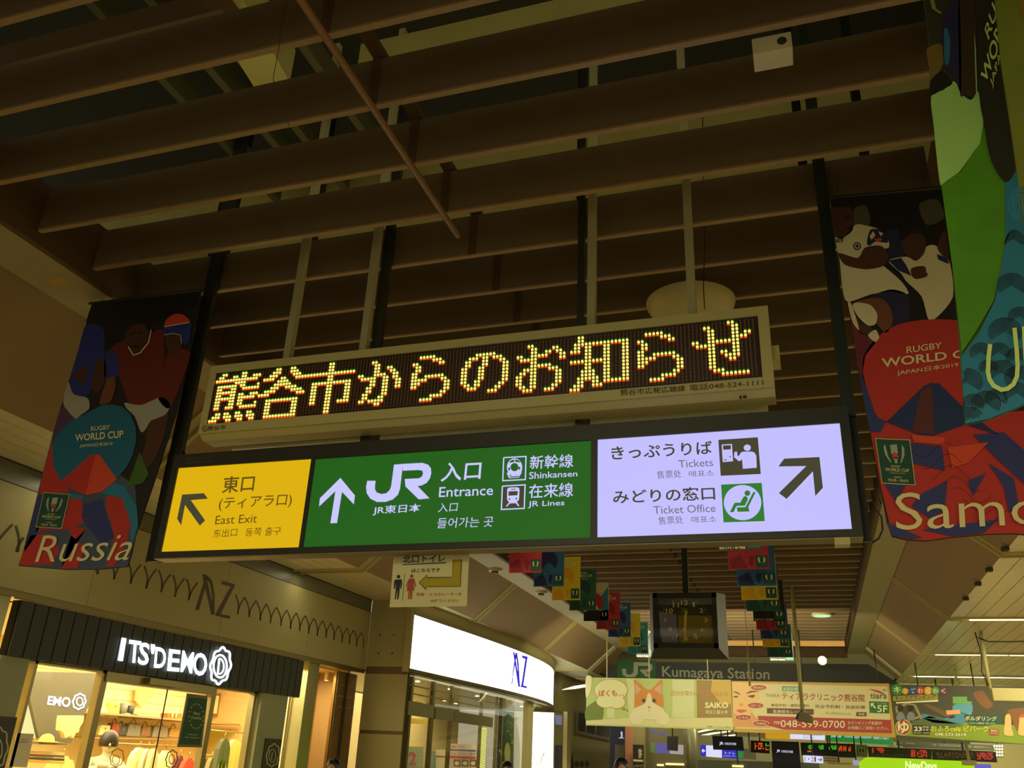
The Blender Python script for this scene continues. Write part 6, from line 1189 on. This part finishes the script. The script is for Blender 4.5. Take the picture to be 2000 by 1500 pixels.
k = FI(30.4); k.poly([(1379, 1455.6), (1410, 1457), (1410, 1480), (1379, 1477.5)]); k.mk('white_face', mat('far_face_white', (225, 225, 255), emit=.95), bl); k = FI(30.4, 2); k.poly([(1370, 1466), (1374, 1462), (1374, 1465), (1377, 1465), (1377, 1468), (1374, 1468), (1374, 1471)]); k.mk('arrow_print', mat('far_face_white', (0, 0, 0)), bl); k = FI(30.4, 1); k.poly([(1441, 1467), (1452, 1467.5), (1452, 1482), (1441, 1481)]); k.mk('green_face', mat('sg_green', (40, 150, 60), emit=.7), bl); k = FI(30.4, 2); k.text('トイレ', (1416, 1473), (1436, 1473.6), (1416, 1468)); k.text('エスカレーター', (1413, 1477.6), (1438, 1478.4), (1413, 1474.6)); k.mk('print', mat('far_face_white', (0, 0, 0)), bl)
sc = far('information_screen', 29.5, [(1391, 1437), (1450, 1439), (1453, 1466), (1393, 1464)], mat('screen_navy', (26, 28, 38), .3), 'black hanging monitor with a small white line of text, left of the orange display', 'screen', th=.1); k = FI(29.5); k.text('JR', (1405, 1456), (1413, 1456), (1405, 1449), bold=.02); k.text('列車運行情報', (1415, 1455), (1438, 1455.6), (1415, 1450)); k.mk('print', mat('far_face_white', (0, 0, 0)), sc)
None and mk('bracket', MB().box(PY(29.55).at((1420, 1430)).x - .02, PY(29.55).at((1420, 1430)).x + .02, 29.52, 29.58, PY(29.55).at((1420, 1438)).z, 3.3), m_blk, sc)
def dots(root, y, x0, y0, x1, y1, rows, cols, m, fill=.7, seed=1):
    k = FI(y, 2); rnd = random.Random(seed); w_, h_ = (x1 - x0) / cols, (y1 - y0) / rows
    for i in range(rows):
        for j in range(cols):
            if rnd.random() < fill: a, b = x0 + j * w_, y0 + i * h_; k.rect(a, b, a + w_ * .8, b + h_ * .72)
    return k.mk('lamp_dots', m, root, kind='stuff')
m_or, m_gn2, m_rd2 = mat('led_orange', (250, 90, 30), emit=.9), mat('led_green', (60, 220, 40), emit=.8), mat('led_red', (220, 50, 36), emit=.9)
e1 = far('departure_display', 29.9, [(1466, 1446), (1503, 1448), (1503, 1472), (1466, 1469)], mat('far_black2', (22, 18, 14), .4), 'small black train display with orange dot text, left of the black monitor', 'display'); dots(e1, 29.9, 1474, 1451, 1492, 1465, 3, 8, m_or); dots(e1, 29.9, 1495, 1452, 1502, 1458, 2, 3, m_gn2); dots(e1, 29.9, 1495, 1460, 1502, 1466, 2, 3, m_or)
far('yellow_box', 29.7, [(1482, 1436), (1499, 1432), (1499, 1444), (1484, 1440)], mat('far_yellow_box', (206, 186, 90), .5), 'small yellow box beside the backlit amber sign', 'box')
y1_ = far('parking_sign', 29.3, [(1495, 1424), (1612, 1426), (1612, 1446), (1495, 1442)], mat('face_amber_far', (220, 160, 20), emit=.8), 'backlit sign half amber half white, under the clinic board', 'sign'); k = FI(29.3); k.poly([(1543, 1425), (1611, 1426.5), (1611, 1445.5), (1543, 1443)]); k.mk('white_face', mat('far_face_white', (0, 0, 0)), y1_); k = FI(29.3, 2); k.text('駅有料駐車場', (1569, 1436.5), (1605, 1438), (1569, 1430)); k.text('Paid Parking', (1569, 1442), (1590, 1442.6), (1569, 1439)); k.poly([(1548, 1430), (1556, 1430), (1552, 1434)]); k.poly([(1558, 1430), (1566, 1430), (1562, 1434)]); k.mk('print', mat('far_ink', (90, 90, 110), emit=.5), y1_)
g1 = far('station_entrance_sign', 29.3, [(1612, 1427), (1743, 1434), (1745, 1455), (1612, 1447)], mat('face_green_far', (34, 140, 60), emit=.75), 'backlit green station entrance sign under the clinic board', 'sign'); k = FI(29.3, 2); k.text('JR東日本', (1623, 1440.5), (1643, 1441.5), (1623, 1435), bold=.01); k.text('Kumagaya Station', (1650, 1442), (1701, 1444), (1650, 1434), (1701, 1437)); k.text('售票口 사람구', (1706, 1443.5), (1736, 1445), (1706, 1439)); k.mk('print', mat('far_face_white', (0, 0, 0)), g1)
s2 = far('information_screen', 28.9, [(1506, 1447), (1560, 1449), (1564, 1500), (1510, 1498)], mat('screen_navy', (0, 0, 0)), 'large black monitor with a small white line of text, left of the departure board', 'screen', th=.1); k = FI(28.9); k.text('JR', (1517, 1470), (1524, 1470), (1517, 1464), bold=.02); k.text('列車運行情報', (1526, 1470), (1549, 1471), (1526, 1465)); k.mk('print', mat('far_face_white', (0, 0, 0)), s2)
m_bd = mat('board_black', (28, 22, 14), .4)
d1 = far('departure_display', 29.0, [(1563, 1450), (1671, 1453), (1671, 1480), (1566, 1477)], m_bd, 'wide black departure board with green and orange dot text', 'display')
for i, (a, b) in enumerate(((1578, 1588), (1599, 1609), (1619, 1634))): dots(d1, 29.0, a, 1455 + i * .4, b, 1464 + i * .4, 3, int((b - a) / 2), m_gn2, .8, i)
for i, (a, b) in enumerate(((1638, 1645), (1647, 1653), (1657, 1662))): dots(d1, 29.0, a, 1457, b, 1468, 4, 3, m_or, .8, i)
dots(d1, 29.0, 1577, 1466, 1585, 1470, 1, 3, m_or, 1)
cl2 = far('small_wall_clock', 29.0, [(1672, 1454), (1694, 1455), (1694, 1479), (1673, 1478)], mat('far_panel', (90, 96, 76), .4), 'small round green-rimmed clock between the departure boards', 'clock'); k = FI(29.0); k.ell(1683, 1466, 8, 7, 20); k.mk('dial', mat('far_dial', (26, 40, 16), .4), cl2); k = FI(29.0, 2); k.stroke([(1683, 1461), (1683, 1471)], 1); k.ring(1683, 1466, 6.4, 5.6, .8); k.mk('hands', mat('far_hand', (170, 190, 50), .5), cl2)
d2 = far('departure_display', 29.0, [(1694, 1458), (1819, 1463), (1820, 1483), (1697, 1478)], m_bd, 'wide black board with red dot text left of its twin', 'display'); dots(d2, 29.0, 1703, 1461, 1707, 1471, 3, 2, m_rd2, .9); dots(d2, 29.0, 1712, 1461, 1730, 1471, 3, 8, m_rd2, .7, 4); dots(d2, 29.0, 1779, 1465, 1788, 1479, 5, 4, m_rd2, .95, 5); dots(d2, 29.0, 1791, 1465, 1811, 1480, 5, 8, m_rd2, .75, 6); dots(d2, 29.0, 1702, 1473, 1776, 1479, 2, 34, mat('led_off', (90, 70, 40), .5), .5, 7)
d3 = far('departure_display', 29.0, [(1820, 1463), (1944, 1468), (1948, 1489), (1822, 1484)], m_bd, 'wide black board with red dot text at its right end', 'display'); dots(d3, 29.0, 1908, 1470, 1940, 1484, 5, 12, m_rd2, .8, 8); dots(d3, 29.0, 1828, 1470, 1900, 1481, 4, 30, mat('led_off', (0, 0, 0)), .5, 9)
hd = far('gray_header_sign', 29.2, [(1751, 1447), (1938, 1455), (1944, 1466), (1752, 1459)], mat('far_header', (96, 100, 90), .4), 'long gray header sign above the twin red boards', 'sign'); k = FI(29.2); k.text('北陸・上越 新幹線', (1756, 1452.5), (1786, 1454), (1756, 1449)); k.text('上越・北陸(長野経由)新幹線', (1820, 1457), (1876, 1459.5), (1820, 1452.4), (1876, 1455)); k.text('高崎線・湘南新宿ライン', (1884, 1460), (1932, 1462), (1884, 1456), (1932, 1458)); k.mk('print', mat('far_pale_ink', (190, 190, 170), .5), hd)
w1 = far('platform_sign', 28.8, [(1568, 1475), (1607, 1477), (1608, 1491), (1570, 1489)], mat('far_face_white', (0, 0, 0)), 'backlit white platform sign reading 1・2 with an arrow', 'sign'); k = FI(28.8); k.text('1・2', (1572, 1487), (1589, 1487.6), (1572, 1478)); k.stroke([(1597, 1483.6), (1605, 1483.8)], 1.2); k.stroke([(1601.6, 1480), (1605, 1483.8), (1601.4, 1487)], 1.2); k.mk('print', mat('ink_dark_far', (40, 36, 60), .6), w1); k = FI(28.8); k.poly([(1590.6, 1478), (1593.4, 1478), (1593.6, 1488), (1590.8, 1488)]); k.mk('red_bar', mat('bar_red', (0, 0, 0)), w1)
w2 = far('route_sign', 28.8, [(1608, 1476), (1639, 1478), (1640, 1488), (1609, 1487)], mat('far_pale', (200, 196, 170), .5), 'small white route map sign with a red lower edge', 'sign'); k = FI(28.8); k.poly([(1609, 1485), (1640, 1486), (1640, 1488), (1609, 1487)]); k.mk('red_bar', mat('bar_red', (0, 0, 0)), w2); k = FI(28.8); k.stroke([(1611, 1479), (1620, 1482), (1628, 1480), (1637, 1483)], .7); k.mk('line_print', m_ink, w2)
far('wood_rail', 28.6, [(1616, 1488), (1662, 1490), (1662, 1494), (1616, 1492)], mat('far_wood', (190, 160, 70), .5), 'yellow wooden rail under the route map sign', 'rail')
far('pale_notice', 28.8, [(1666, 1484), (1678, 1485), (1678, 1495), (1667, 1494)], mat('far_lilac', (190, 190, 230), emit=.6), 'small pale lilac lit notice left of the bright green sign', 'sign')
nd = far('convenience_shop_sign', 27.5, [(1692, 1479), (1902, 1487), (1903, 1540), (1680, 1540), (1679, 1488)], mat('face_lime', (166, 220, 20), emit=.95), 'bright lime green lit shop sign at the bottom edge', 'shop sign', th=.5); k = FI(27.5); k.text('NewDays', (1768, 1507), (1830, 1509), (1768, 1486), (1830, 1488), bold=.03); k.mk('print', mat('lime_white', (236, 250, 170), emit=1.1), nd)
far('blue_monitor', 28.6, [(1904, 1492), (1935, 1493), (1937, 1515), (1905, 1513)], mat('far_mon_blue', (110, 100, 220), emit=.7), 'small blue lit monitor right of the lime green sign', 'screen')
P4 = PY(26.5); a, b = P4.at((1887, 1443)), P4.at((1892, 1485)); pl4 = thing('drop_pole', (b.x, 26.5, b.z), 'thin cream drop pole standing over the lime green sign', 'pole'); mk('pole', MB().tube([(b.x, 26.5, ZT), (b.x, 26.5, b.z)], .035, 10), m_cream, pl4); mk('foot_box', MB().box(b.x - .16, b.x + .16, 26.4, 26.6, b.z - .12, b.z), m_cream, pl4)
far('white_slip', 29.17, [(1733, 1459), (1738, 1455), (1752, 1456), (1764, 1458), (1759, 1463), (1746, 1459)], mat('paper_pale', (196, 190, 150), .5), 'pale crumpled paper slip hanging over the gray header', 'paper', th=.02)
mk('wall_gate', MB().box(-6.0, 4.7, 33.4, 33.5, 0, 2.65), mat('gate_wall', (130, 122, 76), .5), kind='structure')
pw = mk('wall_far_right', MB().box(4.7, 11.6, 33, 33.2, 0, 4.3), mat('far_wall_right', (170, 160, 100), .5), kind='structure')
gd = far('grid_light', 30.5, rc(1939, 1453, 1960, 1480), mat('grid_frame', (120, 116, 80), .5), 'grid light of sixteen small white lamps above the right boards', 'light', th=.05)
for i in range(4):
    for j in range(4): k = FI(30.5, 1); k.poly(rc(1940.5 + j * 5, 1455 + i * 6, 1944 + j * 5, 1459 + i * 6)); k.mk('lamp_cell', mat('far_tube', (0, 0, 0)), gd)
far('gate_header', 30.2, [(1363, 1484), (1600, 1490), (1600, 1530), (1363, 1530)], mat('gate_glass', (120, 126, 96), .25), 'gray glass front of the far ticket gates', 'glass front')
far('gate_header', 30.25, [(1452, 1462), (1476, 1463), (1478, 1484), (1452, 1482)], mat('far_pale2', (170, 164, 136), .5), 'blank pale end panel right of the blue arrow sign', 'panel')
for i, (a, b, y_, yy) in enumerate(((1300, 1336, 1490, 31.74), (1283, 1296, 1492, 31.74), (1430, 1452, 1494, 30.14))): far('warm_lamp', yy, rc(a, y_, b, y_ + 4), mat('far_warm', (255, 230, 150), emit=1.4), f'warm white lamp strip low in the far hall, {("widest", "leftmost", "right of the steel column")[i]}', 'lamp', th=.05)
far('vending_front', 32.6, [(1120, 1475), (1190, 1478), (1190, 1530), (1120, 1530)], mat('far_vend', (140, 132, 80), .4), 'olive vending front right of the corner store', 'machine')
for i in range(3): far('round_sticker', 32.56, [(1126 + i * 10 + 4 * math.cos(a), 1492 + 6 * math.sin(a)) for a in [math.pi * t / 8 for t in range(16)]], mat('sticker_olive', (70, 66, 30), .5), f'small dark oval sticker on the olive vending front, {("left", "middle", "right")[i]} of three', 'sticker', th=.02, group='oval stickers on the vending front')
nv = far('blue_stand', 29.5, [(1084, 1455), (1096, 1455), (1094, 1530), (1083, 1530)], mat('stand_slate', (76, 76, 110), .4), 'slate blue upright stand at the right edge of the corner store', 'stand')
slab('lilac_notice', PX(-8.38), [(1085, 1396), (1098, 1398), (1097, 1416), (1086, 1415)], .02, mat('notice_lilac', (150, 146, 180), emit=.5), label='small lilac notice on the wall beside the corner store', cat='notice')

# ------------------------------------------------------------------ passers-by whose heads reach into the frame
m_sk, m_hr, m_ct = mat('skin', (190, 140, 100), .5), mat('hair_black', (24, 20, 18), .4), mat('coat_dark', (40, 40, 48), .8)
for px, py, y, lab in ((652, 1489, 11.5, 'person with black hair passing the tan entry, head just above the frame edge'), (990, 1493, 14.0, 'person with black hair in front of the corner store'), (1214, 1487, 12.0, 'person with full black hair below the cat advertisement')):
    q = PY(y).at((px, py)); person(('person', lab, 'person'), (q.z - .012) / .985, q.x, y, m_sk, m_ct, m_hr, hair=(.105, .115, .13), face=.3)
